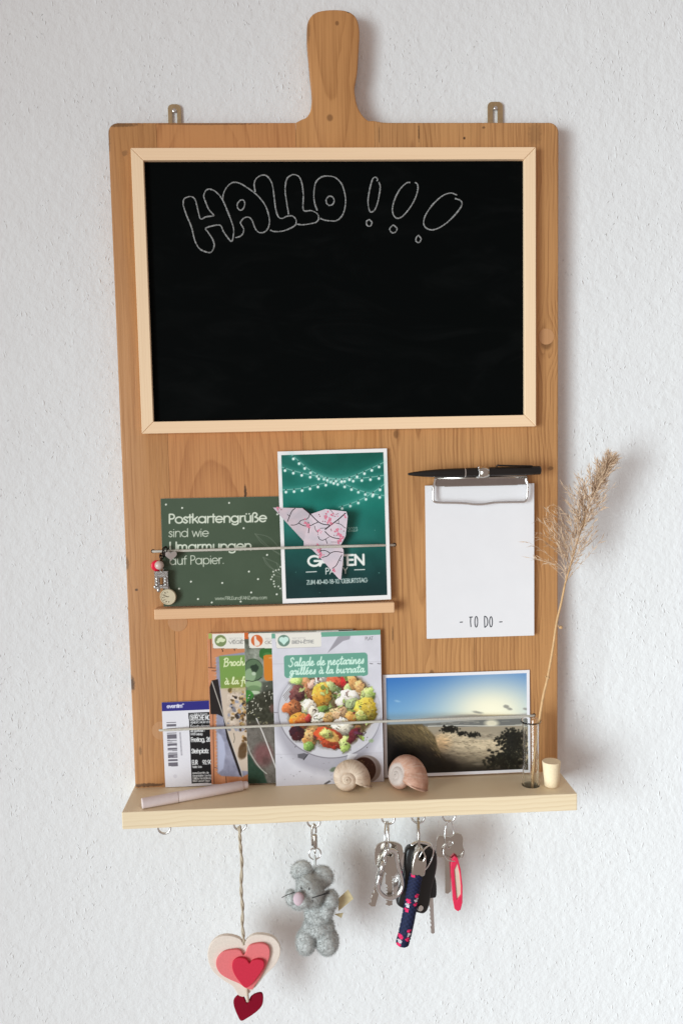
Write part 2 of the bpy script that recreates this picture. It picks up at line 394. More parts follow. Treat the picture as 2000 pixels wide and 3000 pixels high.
# --- chalkboard
chb = bpy.data.objects.new('chalkboard', None); col.objects.link(chb); child(chb, org)
fx0, fx1, fz0, fz1, fw = -185.8, 183.1, 340.5, 596.7, 10.9
g = .12
quads = (([(fx0+g, fz1), (fx1-g, fz1), (fx1-fw-g, fz1-fw), (fx0+fw+g, fz1-fw)], 'frame'),
         ([(fx0+g, fz0), (fx1-g, fz0), (fx1-fw-g, fz0+fw), (fx0+fw+g, fz0+fw)], 'frame'),
         ([(fx0, fz0+g), (fx0, fz1-g), (fx0+fw, fz1-fw-g), (fx0+fw, fz0+fw+g)], 'frame_v'),
         ([(fx1, fz0+g), (fx1, fz1-g), (fx1-fw, fz1-fw-g), (fx1-fw, fz0+fw+g)], 'frame_v'))
for q, mt in quads:
    bm = bmesh.new(); prism(bm, q, -8, -.05, 'Y', bev=.55, seg=2); o = bm_obj('frame_strip', bm, M[mt], chb)
bm = bmesh.new(); box(bm, fx0+fw-1, fx1-fw+1, -3.2, -.1, fz0+fw-1, fz1-fw+1); o = bm_obj('slate_panel', bm, M['slate'], chb)
ZC = zoomer(480, 460, 1.668)
chalk = {
 'H': [[(95, 235), (100, 205), (130, 193), (152, 205), (163, 240), (172, 280), (182, 303), (208, 292), (240, 288), (243, 282), (220, 255), (203, 215), (196, 190), (205, 165), (225, 157), (255, 170), (285, 205), (310, 260), (333, 320), (342, 360), (333, 412), (310, 390), (290, 360), (278, 335), (250, 334), (205, 348), (215, 365), (238, 400), (247, 430), (238, 458), (222, 467), (185, 455), (165, 435), (150, 400), (135, 340), (112, 285), (95, 235)]],
 'A': [[(288, 212), (292, 180), (310, 145), (340, 124), (375, 130), (420, 158), (460, 190), (495, 235), (513, 285), (516, 325), (505, 355), (485, 369), (462, 367), (445, 345), (432, 310), (415, 294), (392, 298), (376, 318), (378, 330), (390, 350), (388, 372), (372, 388), (350, 394)],
       [(372, 212), (388, 210), (396, 225), (390, 250), (376, 260), (362, 250), (360, 230), (372, 212)]],
 'L': [[(447, 172), (442, 130), (455, 102), (485, 88), (510, 98), (530, 135), (540, 200), (547, 255), (560, 292), (578, 300), (600, 290), (628, 288), (645, 305), (645, 328), (625, 345), (580, 362), (540, 364), (520, 357)]],
 'L2': [[(610, 280), (600, 220), (593, 160), (600, 110), (620, 90), (640, 86), (662, 98), (675, 130), (682, 190), (680, 245), (688, 264), (720, 262), (748, 276), (757, 298), (745, 318), (715, 326), (680, 331), (650, 328)]],
 'O': [[(750, 262), (737, 225), (733, 180), (742, 125), (770, 98), (805, 93), (840, 102), (870, 135), (886, 190), (886, 240), (872, 285), (845, 310), (815, 312), (785, 308), (764, 300)],
       [(808, 190), (825, 196), (832, 215), (824, 232), (808, 236), (795, 225), (794, 205), (808, 190)]],
 '!': [[(1040, 118), (1044, 108), (1032, 98), (1018, 112), (1004, 165), (997, 220), (1003, 258), (1014, 269), (1032, 255), (1046, 215), (1055, 165), (1056, 140), (1050, 122)],
       [(1003, 305), (1016, 320), (1008, 338), (992, 333), (990, 315), (1003, 305)]],
 '!2': [[(1203, 124), (1185, 127), (1155, 155), (1130, 200), (1117, 245), (1120, 280), (1138, 299), (1165, 290), (1200, 250), (1226, 205), (1240, 160), (1238, 133), (1226, 124)],
        [(1119, 331), (1138, 348), (1132, 366), (1115, 370), (1103, 352), (1119, 331)]],
 '!3': [[(1432, 186), (1400, 176), (1360, 190), (1315, 230), (1280, 280), (1268, 320), (1280, 346), (1312, 356), (1355, 340), (1400, 305), (1440, 260), (1455, 232), (1448, 212), (1420, 202)],
        [(1243, 382), (1256, 400), (1246, 418), (1232, 412), (1232, 395), (1243, 382)]]}
for k, strokes in chalk.items():
    bm = bmesh.new()
    for s in strokes:
        pts = smoothline([P(x, y, -3.25) for x, y in ZC(s)], 5)
        rr = [.62+.16*math.sin(i*.37+len(k))*random.random()+random.uniform(-.12, .12) for i in range(len(pts))]
        tube(bm, pts, rr, 6, flat=.35)
    bm_obj('chalk_letter', bm, M['chalk'], chb, True)
# --- card ledge
bm = bmesh.new(); box(bm, -180.2, 45.8, -12, -.05, 166.6, 176.5, bev=.9, seg=2); child(bm_obj('ledge', bm, M['ledge'], None), org)
# --- shelf with a hole for the tube
TX, TY, TR = 171.6, -29.0, 7.9
bm = bmesh.new()
prism(bm, [(-208.6, -DEP), (208.5, -DEP), (208.5, 17.5), (-208.6, 17.5)], -THK, 0, 'Z', holes=[circ(TX, TY, TR+.7, 36)], bev=.0)
ed = [e for e in bm.edges if len(e.link_faces) == 2 and e.calc_face_angle(0) > 1.2 and e.calc_length() > 15*MM]
bmesh.ops.bevel(bm, geom=ed, offset=.8*MM, segments=2, profile=.5, affect='EDGES')
child(bm_obj('shelf', bm, M['shelf'], None), org)
# --- screw eyes
EYES = [-176.0, -105.2, -35.8, 35.1, 63.6, 93.2]; EY = -26.0; EZ = -28.4
for x in EYES:
    bm = bmesh.new(); a = R(random.uniform(-10, 10))
    n = 26; pts = [(x+6.0*math.cos(R(84)+2*math.pi*.97*i/n)*math.cos(a), EY+6.0*math.cos(R(84)+2*math.pi*.97*i/n)*math.sin(a), EZ+6.0*math.sin(R(84)+2*math.pi*.97*i/n)) for i in range(n+1)]
    tube(bm, pts, 1.05, 8); tube(bm, [(x+.6, EY, EZ+5.5), (x, EY, -17), (x, EY, -10)], 1.25, 8)
    child(bm_obj('screw_eye', bm, M['steel'], None, True), org)
# --- elastic cords
def cord(a, b, ya, r=1.25):
    pa, pb = P(*a, -.3), P(*b, -.3)
    pts = [(pa[0]+.2, 4, pa[2]), (pa[0], -.6, pa[2])]
    for i in range(1, 15):
        f = i/15; x, y = a[0]+(b[0]-a[0])*f, a[1]+(b[1]-a[1])*f
        d = ya(f); q = P(x, y, -d); pts.append(q)
    pts += [(pb[0], -.6, pb[2]), (pb[0]-.2, 4, pb[2])]
    bm = bmesh.new(); tube(bm, smoothline(pts, 3), r, 8); child(bm_obj('elastic_cord', bm, M['elastic'], None, True), org)
    for q in (pa, pb):
        bm = bmesh.new(); lathe(bm, [(0, 0), (1.9, 0), (1.9, .5), (0, .5)], (q[0]+(-.6 if q is pa else .6), -.16, q[2]+.2), 14, (0, 1, 0))
        child(bm_obj('cord_hole', bm, M['darkmetal'], None), org)
cord((450.5, 1615.5), (1153, 1596.5), lambda f: min(13.8, 2.2+f*22) if f < .86 else max(2.6, 13.8-(f-.86)*85))
cord((471, 2139), (1561, 2096), lambda f: min(11.0, 2.4+f*30) if f < .7 else max(2.0, 11.0-(f-.7)*32))
# --- clip
clip = bpy.data.objects.new('clip', None); col.objects.link(clip); child(clip, org)
ZK = zoomer(1180, 1340, 3.733)
bm = bmesh.new()
q0 = P(*ZK([(352, 236)])[0], -6); q1 = P(*ZK([(1350, 295)])[0], -6)
prism(bm, rrect(q0[0], q1[0], q1[2], q0[2]+.5, .8), -8.4, -7.3, 'Y', bev=.3, seg=1)
bm_obj('clip_jaw', bm, plain('clip_steel', (164, 156, 152), .3, 1.0, var=.04), clip)
bm = bmesh.new()
a = P(*ZK([(350, 240)])[0], -8); b = P(*ZK([(1350, 228)])[0], -8)
tube(bm, [(a[0], -6.2, a[2]+1), (b[0], -6.2, b[2]+1)], 2.4, 12); bm_obj('clip_barrel', bm, M['nickel'], clip, True)
bm = bmesh.new(); q = P(*ZK([(300, 190)])[0], -.5)
box(bm, q0[0]+8, q1[0]-8, -5, -.05, q1[2]-1, q0[2]+3, bev=.4); bm_obj('clip_base', bm, M['nickel'], clip)
bm = bmesh.new()
wp = [(352, 225), (345, 270), (332, 340), (327, 420), (333, 470), (358, 490), (430, 495), (560, 497), (690, 503), (740, 510), (800, 514), (870, 512), (930, 505), (1000, 494), (1150, 490), (1290, 488), (1330, 482), (1350, 450), (1362, 350), (1362, 300), (1350, 260), (1345, 225)]
wy = np.interp(range(len(wp)), [0, 3, 10, 18, 21], [-8.5, -10, -10.5, -10, -8.5])
tube(bm, smoothline([P(*ZK([p])[0], y) for p, y in zip(wp, wy)], 4), 1.15, 8); bm_obj('clip_wire', bm, M['chrome'], clip, True)
# pen loop: flat metal band with a beaded rim
pc = P(*ZK([(865, 165)])[0], -14.0)
pen_a, pen_b = P(*ZK([(55, 183)])[0], -14.0), P(*ZK([(1500, 140)])[0], -14.0)
dv = np.array(pen_b)-np.array(pen_a); plen = float(np.linalg.norm(dv)); dv /= plen
bm = bmesh.new(); s0 = np.array(P(*ZK([(825, 165)])[0], -14.0)); s1 = np.array(P(*ZK([(930, 160)])[0], -14.0))
lathe(bm, [(4.9, 0), (5.5, 0), (5.5, float(np.linalg.norm(s1-s0))), (4.9, float(np.linalg.norm(s1-s0))), (4.9, 0)], tuple(s0), 32, tuple(dv))
bm_obj('pen_loop', bm, M['nickel'], clip, True)
bm = bmesh.new(); up = np.array([-dv[2], 0, dv[0]])
for k in range(30):
    an = 2*math.pi*k/30; ball(bm, s0-dv*.5+up*5.3*math.cos(an)+np.array([0, 1, 0])*5.3*math.sin(an), .72, 1)
bm_obj('beaded_rim', bm, M['chrome'], clip, True)

# ------------------------------------------------------------------ stroke lettering
def arc(cx, cy, rx, ry, a0, a1, n=16): return [(cx+rx*math.cos(R(a0+(a1-a0)*i/n)), cy+ry*math.sin(R(a0+(a1-a0)*i/n))) for i in range(n+1)]
def sm(*p): return [tuple(q) for q in smoothline(p, 5)]
def dot(x, y): return [(x-.01, y), (x+.01, y)]
G = {}
def gl(ch, adv, *st): G[ch] = (adv, list(st))
bowl = lambda cx: arc(cx, .34, .33, .34, 0, 360, 22)
gl(' ', .36); gl('a', .82, bowl(.35), [(.68, .68), (.68, 0)]); gl('b', .82, [(.07, 1), (.07, 0)], bowl(.4)); gl('c', .68, arc(.35, .34, .33, .34, 48, 312))
gl('d', .82, bowl(.35), [(.68, 1), (.68, 0)]); gl('e', .76, [(.02, .34), (.68, .34)]+arc(.35, .34, .33, .34, 0, 315)[1:])
gl('f', .42, [(.18, 0), (.18, .8)]+arc(.36, .8, .18, .2, 180, 90)[1:], [(.02, .66), (.36, .66)])
gl('g', .82, bowl(.35), [(.68, .68), (.68, -.05)]+arc(.38, -.05, .3, .23, 0, -150)[1:])
gl('h', .72, [(.07, 1), (.07, 0)], [(.07, .4)]+arc(.34, .4, .26, .28, 180, 0)+[(.6, 0)])
gl('i', .22, [(.08, .66), (.08, 0)], dot(.08, .9)); gl('k', .6, [(.07, 1), (.07, 0)], [(.5, .66), (.09, .28)], [(.22, .4), (.54, 0)]); gl('l', .22, [(.08, 1), (.08, 0)])
gl('m', 1.06, [(.07, .68), (.07, 0)], [(.07, .46)]+arc(.28, .46, .2, .22, 180, 0)+[(.48, 0)], [(.48, .46)]+arc(.69, .46, .2, .22, 180, 0)+[(.89, 0)])
gl('n', .72, [(.07, .68), (.07, 0)], [(.07, .4)]+arc(.34, .4, .26, .28, 180, 0)+[(.6, 0)]); gl('o', .74, bowl(.36)); gl('p', .82, [(.07, .68), (.07, -.3)], bowl(.4))
gl('r', .44, [(.07, .68), (.07, 0)], arc(.32, .42, .25, .25, 180, 80)); gl('s', .5, sm((.42, .57), (.25, .68), (.08, .54), (.24, .36), (.42, .18), (.25, 0), (.04, .12)))
gl('t', .36, [(.16, .92), (.16, 0)], [(0, .66), (.32, .66)]); gl('u', .72, [(.07, .68), (.07, .28)]+arc(.33, .28, .26, .28, 180, 360)+[(.59, .68)], [(.6, .68), (.6, 0)])
gl('v', .6, [(.02, .68), (.28, 0), (.54, .68)]); gl('w', .92, [(.02, .68), (.22, 0), (.44, .62), (.66, 0), (.86, .68)]); gl('x', .56, [(.02, .68), (.5, 0)], [(.5, .68), (.02, 0)])
gl('y', .6, [(.02, .68), (.28, .06)], [(.54, .68), (.2, -.3)]); gl('z', .5, [(.03, .66), (.45, .66), (.03, 0), (.46, 0)])
gl('ß', .7, [(.07, 0), (.07, .75)]+sm((.07, .75), (.14, .95), (.32, 1), (.48, .86), (.44, .65), (.3, .54), (.5, .44), (.6, .26), (.48, .05), (.3, 0))[1:])
gl('ü', .72, *G['u'][1], dot(.2, .9), dot(.47, .9)); gl('ö', .74, *G['o'][1], dot(.24, .9), dot(.48, .9))
gl('à', .82, *G['a'][1], [(.22, 1), (.4, .82)]); gl('é', .76, *G['e'][1], [(.28, .82), (.46, 1)])
gl('A', .8, [(.02, 0), (.39, 1), (.76, 0)], [(.16, .34), (.62, .34)]); gl('B', .66, [(.08, 0), (.08, 1), (.3, 1)]+arc(.32, .76, .22, .24, 90, -90)+[(.08, .52)], [(.3, .52)]+arc(.34, .26, .24, .26, 90, -90)+[(.08, 0)])
gl('C', .84, arc(.5, .5, .46, .5, 45, 315)); gl('D', .76, [(.08, 0), (.08, 1), (.28, 1)]+arc(.28, .5, .42, .5, 90, -90)+[(.08, 0)]); gl('E', .6, [(.52, 1), (.08, 1), (.08, 0), (.52, 0)], [(.08, .52), (.48, .52)])
gl('Ê', .6, *G['E'][1], [(.16, 1.14), (.3, 1.3), (.44, 1.14)]); gl('É', .6, *G['E'][1], [(.24, 1.14), (.4, 1.3)])
gl('F', .56, [(.5, 1), (.08, 1), (.08, 0)], [(.08, .52), (.44, .52)]); gl('G', .9, arc(.5, .5, .46, .5, 45, 360)+[(.52, .5)]); gl('H', .76, [(.08, 0), (.08, 1)], [(.66, 0), (.66, 1)], [(.08, .52), (.66, .52)])
gl('I', .24, [(.1, 0), (.1, 1)]); gl('L', .5, [(.08, 1), (.08, 0), (.46, 0)]); gl('M', .92, [(.06, 0), (.12, 1), (.45, .2), (.78, 1), (.84, 0)]); gl('N', .8, [(.08, 0), (.08, 1), (.7, 0), (.7, 1)])
gl('O', .96, arc(.48, .5, .45, .5, 0, 360, 26)); gl('P', .62, [(.08, 0), (.08, 1), (.3, 1)]+arc(.3, .74, .24, .26, 90, -90)+[(.08, .48)]); gl('R', .64, [(.08, 0), (.08, 1), (.3, 1)]+arc(.3, .74, .24, .26, 90, -90)+[(.08, .48)], [(.28, .48), (.58, 0)])
gl('S', .62, sm((.52, .84), (.3, 1), (.08, .8), (.28, .54), (.52, .26), (.28, 0), (.04, .18))); gl('T', .6, [(.02, 1), (.56, 1)], [(.29, 1), (.29, 0)]); gl('U', .76, [(.08, 1), (.08, .3)]+arc(.37, .3, .29, .3, 180, 360)+[(.66, 1)])
gl('V', .74, [(.02, 1), (.36, 0), (.7, 1)]); gl('W', 1.1, [(.02, 1), (.28, 0), (.54, .9), (.8, 0), (1.06, 1)]); gl('Y', .7, [(.02, 1), (.34, .48), (.66, 1)], [(.34, .48), (.34, 0)]); gl('Z', .64, [(.05, 1), (.56, 1), (.04, 0), (.58, 0)])
gl('Ö', .96, *G['O'][1], dot(.34, 1.18), dot(.62, 1.18))
gl('0', .64, arc(.31, .5, .27, .5, 0, 360, 22)); gl('1', .5, [(.12, .82), (.3, 1), (.3, 0)]); gl('2', .62, sm((.08, .74), (.28, 1), (.52, .74), (.36, .4), (.06, 0))+[(.56, 0)]); gl('3', .6, sm((.08, .84), (.28, 1), (.48, .78), (.28, .53), (.52, .28), (.28, 0), (.05, .18)))
gl('4', .66, [(.46, 0), (.46, 1), (.04, .26), (.6, .26)]); gl('5', .6, [(.5, 1), (.14, 1), (.1, .58)]+sm((.1, .58), (.32, .64), (.54, .34), (.32, 0), (.06, .14))[1:]); gl('6', .62, arc(.31, .32, .26, .32, 0, 360), sm((.05, .34), (.16, .72), (.42, 1)))
gl('8', .62, arc(.31, .75, .21, .25, 0, 360), arc(.31, .25, .26, .26, 0, 360)); gl('9', .62, arc(.31, .68, .26, .32, 0, 360), sm((.57, .66), (.46, .28), (.2, 0)))
gl('.', .26, dot(.1, .03)); gl(',', .26, [(.12, .06), (.06, -.12)]); gl('-', .44, [(.06, .38), (.36, .38)]); gl(':', .26, dot(.1, .05), dot(.1, .55)); gl('+', .5, [(.04, .4), (.44, .4)], [(.24, .2), (.24, .6)])
# brush-script letters (joined, slanted) for the recipe titles
Bg = {}
def bg_(ch, adv, *st): Bg[ch] = (adv, list(st))
bg_(' ', .34); bg_('S', .72, sm((.62, .82), (.48, 1.02), (.26, .9), (.3, .62), (.5, .4), (.46, .08), (.2, -.06), (.02, .1))); bg_('a', .6, sm((.46, .4), (.26, .5), (.08, .26), (.16, .02), (.34, .12), (.47, .48), (.44, .14), (.52, 0), (.64, .1)))
bg_('l', .34, sm((.0, .1), (.2, .5), (.28, .9), (.18, .98), (.12, .5), (.16, .06), (.26, 0), (.38, .12))); bg_('d', .62, sm((.46, .4), (.26, .5), (.08, .26), (.16, .02), (.34, .12), (.5, .6), (.56, 1), (.48, .3), (.54, 0), (.66, .12)))
bg_('e', .5, sm((.04, .2), (.3, .3), (.34, .46), (.2, .52), (.08, .26), (.2, 0), (.38, .06), (.52, .16))); bg_('n', .62, sm((.06, .48), (.1, .0)), sm((.1, .1), (.22, .4), (.36, .5), (.42, .34), (.42, .06), (.5, 0), (.64, .14)))
bg_('c', .48, sm((.36, .4), (.26, .52), (.08, .3), (.16, .02), (.34, .02), (.5, .16))); bg_('t', .4, sm((.24, .92), (.16, .2), (.24, 0), (.42, .12)), [(.02, .62), (.42, .68)]); bg_('r', .44, sm((.04, .4), (.14, .56), (.2, .44), (.36, .46), (.28, .14), (.34, 0), (.46, .1)))
bg_('i', .3, sm((.1, .48), (.08, .1), (.16, 0), (.32, .14)), dot(.14, .72)); bg_('s', .42, sm((.02, .1), (.2, .38), (.26, .54), (.3, .3), (.26, .04), (.06, .04)), ); bg_('g', .56, sm((.42, .42), (.24, .5), (.08, .28), (.16, .04), (.32, .14), (.44, .48), (.36, -.2), (.18, -.42), (.08, -.26), (.3, -.04), (.58, .16)))
bg_('b', .56, sm((.16, 1.0), (.1, .5), (.08, .04)), sm((.1, .2), (.26, .48), (.42, .34), (.36, .06), (.14, .02))); bg_('u', .62, sm((.06, .48), (.06, .12), (.16, 0), (.32, .12), (.42, .48), (.4, .1), (.5, 0), (.64, .14)))
bg_('f', .4, sm((.02, -.3), (.12, -.36), (.16, .2), (.24, .9), (.36, .98), (.36, .8)), [(.02, .44), (.36, .5)]); bg_('o', .52, arc(.26, .26, .19, .26, 60, 420)); bg_('h', .6, sm((.16, 1), (.1, .4), (.06, 0)), sm((.08, .12), (.24, .46), (.38, .42), (.38, .06), (.48, 0), (.62, .14)))
bg_('B', .74, sm((.16, 1), (.12, .5), (.06, -.1)), sm((.02, .86), (.3, 1.04), (.56, .86), (.42, .58), (.2, .5)), sm((.3, .52), (.58, .42), (.56, .1), (.3, -.06), (.1, .06)))
bg_('à', .6, *Bg['a'][1], [(.2, .88), (.34, .68)]); bg_('é', .5, *Bg['e'][1], [(.22, .66), (.34, .86)])
def lay(text, a, b, h, font=None, shear=0.0, track=0.0):
    """strokes of a line of lettering from a to b (picture coordinates, y down), cap height h"""
    f = font or G; x = 0; out = []
    for ch in text:
        adv, st = f[ch]
        for s in st: out.append([(x+p[0]+shear*p[1], p[1]) for p in s])
        x += adv+track
    x = max(x, 1e-6); a = np.array(a, float); b = np.array(b, float); d = (b-a)/x; u = (b-a)/np.linalg.norm(b-a); n = np.array([u[1], -u[0]])*h
    return [[tuple(a+d*p[0]+n*p[1]) for p in s] for s in out]

# ------------------------------------------------------------------ painter for flat print
def vnoise(x, y, seed, octv=4, rough=.5):
    r = np.zeros_like(x); amp = 1.0; tot = 0
    for o in range(octv):
        g_ = np.random.default_rng(seed*17+o).random((64, 64))
        xi = np.floor(x).astype(int); yi = np.floor(y).astype(int); fx = x-xi; fy = y-yi
        fx = fx*fx*(3-2*fx); fy = fy*fy*(3-2*fy)
        v = (g_[xi % 64, yi % 64]*(1-fx)+g_[(xi+1) % 64, yi % 64]*fx)*(1-fy)+(g_[xi % 64, (yi+1) % 64]*(1-fx)+g_[(xi+1) % 64, (yi+1) % 64]*fx)*fy
        r += v*amp; tot += amp; amp *= rough; x = x*2.03+7.1; y = y*2.03+3.7
    return r/tot
class Canvas:
    def __init__(s, quad, w, h, step, base):
        """quad: picture coordinates of TL, TR, BR, BL; w, h in mm"""
        s.nx = int(w/step)+1; s.ny = int(h/step)+1
        u, v = np.meshgrid(np.linspace(0, 1, s.nx), np.linspace(0, 1, s.ny))      # v = 0 at the bottom
        tl, tr, br, bl = [np.array(q, float) for q in quad]
        s.X = (tl[0]*(1-u)+tr[0]*u)*v+(bl[0]*(1-u)+br[0]*u)*(1-v)
        s.Y = (tl[1]*(1-u)+tr[1]*u)*v+(bl[1]*(1-u)+br[1]*u)*(1-v)
        s.u, s.v = u, v; s.px = abs(tr[0]-tl[0])/s.nx                          # picture units per cell
        s.C = np.empty(s.X.shape+(3,)); s.C[:] = base
    def over(s, a, c):
        a = np.clip(a, 0, 1)[..., None]; s.C = s.C*(1-a)+np.asarray(c, float)*a
    def dist(s, pts):
        d = np.full(s.X.shape, 1e9)
        for (x0, y0), (x1, y1) in zip(pts[:-1], pts[1:]):
            dx, dy = x1-x0, y1-y0; l2 = dx*dx+dy*dy+1e-9
            t_ = np.clip(((s.X-x0)*dx+(s.Y-y0)*dy)/l2, 0, 1)
            d = np.minimum(d, np.hypot(s.X-x0-t_*dx, s.Y-y0-t_*dy))
        return d
    def stroke(s, pts, wd, c, a=1.0, soft=None):
        sf = soft or s.px
        xs_ = [p[0] for p in pts]; ys_ = [p[1] for p in pts]; mrg = wd+sf*2
        msk = (s.X > min(xs_)-mrg) & (s.X < max(xs_)+mrg) & (s.Y > min(ys_)-mrg) & (s.Y < max(ys_)+mrg)
        if not msk.any(): return
        r, q = np.where(msk); sl = (slice(r.min(), r.max()+1), slice(q.min(), q.max()+1))
        o = object.__new__(Canvas); o.X = s.X[sl]; o.Y = s.Y[sl]
        d = o.dist(pts); al = np.clip((wd/2-d)/sf+.5, 0, 1)*a
        s.C[sl] = s.C[sl]*(1-al[..., None])+np.asarray(c, float)*al[..., None]
    def text(s, txt, a, b, h, wd, c, al=1.0, font=None, shear=0, track=0):
        for st in lay(txt, a, b, h, font, shear, track): s.stroke(st, wd, c, al)
    def ell(s, cx, cy, rx, ry, c, a=1.0, rot=0, soft=None, wob=0, seed=1):
        ca, sa = math.cos(R(rot)), math.sin(R(rot)); dx = s.X-cx; dy = s.Y-cy
        p = (dx*ca+dy*sa)/rx; q = (-dx*sa+dy*ca)/ry; r = np.hypot(p, q)
        if wob: r = r+wob*(vnoise(s.X/max(rx, ry)*2.2+seed, s.Y/max(rx, ry)*2.2, seed)-.5)
        sf = (soft or s.px)/min(rx, ry); s.over(np.clip((1-r)/sf+.5, 0, 1)*a, c)
    def poly(s, pts, c, a=1.0, soft=None):
        ins = np.zeros(s.X.shape, bool); n = len(pts)
        for i in range(n):
            x0, y0 = pts[i]; x1, y1 = pts[(i+1) % n]
            if y0 == y1: continue
            ins ^= ((y0 > s.Y) != (y1 > s.Y)) & (s.X < (x1-x0)*(s.Y-y0)/(y1-y0)+x0)
        if soft:
            d = s.dist(list(pts)+[pts[0]]); sd = np.where(ins, d, -d); s.over(np.clip(sd/soft+.5, 0, 1)*a, c)
        else: s.over(ins*a, c)
    def rr(s, quad, rad, c, a=1.0, soft=None):
        """rounded rectangle from four corners"""
        q = [np.array(p, float) for p in quad]; pts = []
        for i in range(4):
            p0, p, p2 = q[i-1], q[i], q[(i+1) % 4]; d0 = (p0-p)/np.linalg.norm(p0-p); d2 = (p2-p)/np.linalg.norm(p2-p)
            for k in range(6):
                t_ = k/5; pts.append(tuple((1-t_)**2*(p+d0*rad)+2*t_*(1-t_)*p+t_*t_*(p+d2*rad)))
        s.poly(pts, c, a, soft)
    def speck(s, n, box_, r, c, seed, a=1.0, ar=1.0):
        g_ = np.random.default_rng(seed)
        for _ in range(n):
            x, y = g_.uniform(box_[0], box_[2]), g_.uniform(box_[1], box_[3]); k = g_.uniform(.6, 1.4)*r
            s.stroke([(x-k*ar*g_.uniform(-1, 1), y-k*ar*g_.uniform(-1, 1)), (x, y)], k, c, a)
    def relief(s, scale, amt, seed, mask=1.0):        # crumbly photographed texture
        d = 5.0; a = vnoise(s.X/scale, s.Y/scale, seed, 4, .6); b = vnoise((s.X+d)/scale, (s.Y+d)/scale, seed, 4, .6)
        s.C = np.clip(s.C*(1+np.clip((a-b)*amt, -.55, .6)*mask)[..., None], 0, 255)
    def warp(s, scale, amt, seed):
        if not hasattr(s, 'X0'): s.X0, s.Y0 = s.X, s.Y
        s.X = s.X0+amt*(vnoise(s.X0/scale, s.Y0/scale, seed, 4, .6)-.5); s.Y = s.Y0+amt*(vnoise(s.X0/scale+19, s.Y0/scale, seed+1, 4, .6)-.5)
    def unwarp(s): s.X, s.Y = s.X0, s.Y0
    def mottle(s, scale, amt, seed, mask=None):
        n = (vnoise(s.X/scale, s.Y/scale, seed, 5, .6)-.5)*amt
        if mask is not None: n = n*mask
        s.C = np.clip(s.C+n[..., None]*255, 0, 255)

def card(name, label, cat, corners, y0, y1, canvas_quad, paint, mat, base=(240, 240, 240), step=.45, thick=.45, size=None, dz=0.0, group=None, lift=0.55):
    """corners: picture points (2000 x 3000) of BL, BR, TL; the card stands at depth y0 and leans back to y1"""
    bl = np.array(P(*corners[0], y0)); br = np.array(P(*corners[1], y0)); tl = np.array(P(*corners[2], y1))
    wdt, hgt_ = size
    ang = math.atan2(br[2]-bl[2], br[0]-bl[0]); bl[2] += dz
    low = min(0.0, math.sin(ang)*wdt)
    ln = math.asin((y1-y0)/hgt_)
    mw = Matrix.Translation(Vector(bl)*MM) @ Matrix.Rotation(-ang, 4, 'Y') @ Matrix.Rotation(-ln, 4, 'X')
    root = thing(name, label, cat, tuple(bl), group); root.matrix_world = mw
    bow = lambda x: -lift*4*(x/wdt)*(1-x/wdt)
    bm = bmesh.new(); top = []
    for k in range(17):
        x = wdt*k/16; top.append([bm.verts.new(Vector((x, bow(x)+dy, z_))*MM) for dy, z_ in ((-thick/2, 0), (thick/2, 0), (thick/2, hgt_), (-thick/2, hgt_))])
    for a_, b_ in zip(top[:-1], top[1:]):
        for k in range(4): bm.faces.new((a_[k], a_[(k+1) % 4], b_[(k+1) % 4], b_[k]))
    bm.faces.new(top[0]); bm.faces.new(top[-1]); bm_obj('card_stock', bm, M['cardedge'], root)
    cv = Canvas(canvas_quad, wdt, hgt_, step, base); paint(cv)
    nx, ny = cv.nx, cv.ny
    gx, gz = np.meshgrid(np.linspace(.05, wdt-.05, nx), np.linspace(.05, hgt_-.05, ny))
    co = np.stack([gx, -thick/2-.04+bow(gx), gz], -1).reshape(-1, 3)*MM
    me = bpy.data.meshes.new('printed_face'); idx = np.arange(nx*ny).reshape(ny, nx)
    f = np.stack([idx[:-1, :-1], idx[:-1, 1:], idx[1:, 1:], idx[1:, :-1]], -1).reshape(-1, 4)
    me.vertices.add(nx*ny); me.vertices.foreach_set('co', co.ravel())
    me.loops.add(f.size); me.loops.foreach_set('vertex_index', f.ravel().astype(np.int32))
    me.polygons.add(len(f)); me.polygons.foreach_set('loop_start', np.arange(0, f.size, 4, dtype=np.int32))
    me.update(calc_edges=True)
    at = me.color_attributes.new('print', 'FLOAT_COLOR', 'POINT')
    cl = np.ones((nx*ny, 4), np.float32); cl[:, :3] = lin(np.clip(cv.C, 0, 255)).reshape(-1, 3); at.data.foreach_set('color', cl.ravel())
    link('printed_face', me, mat, root, True)
    return root
Wt = (244, 244, 238)
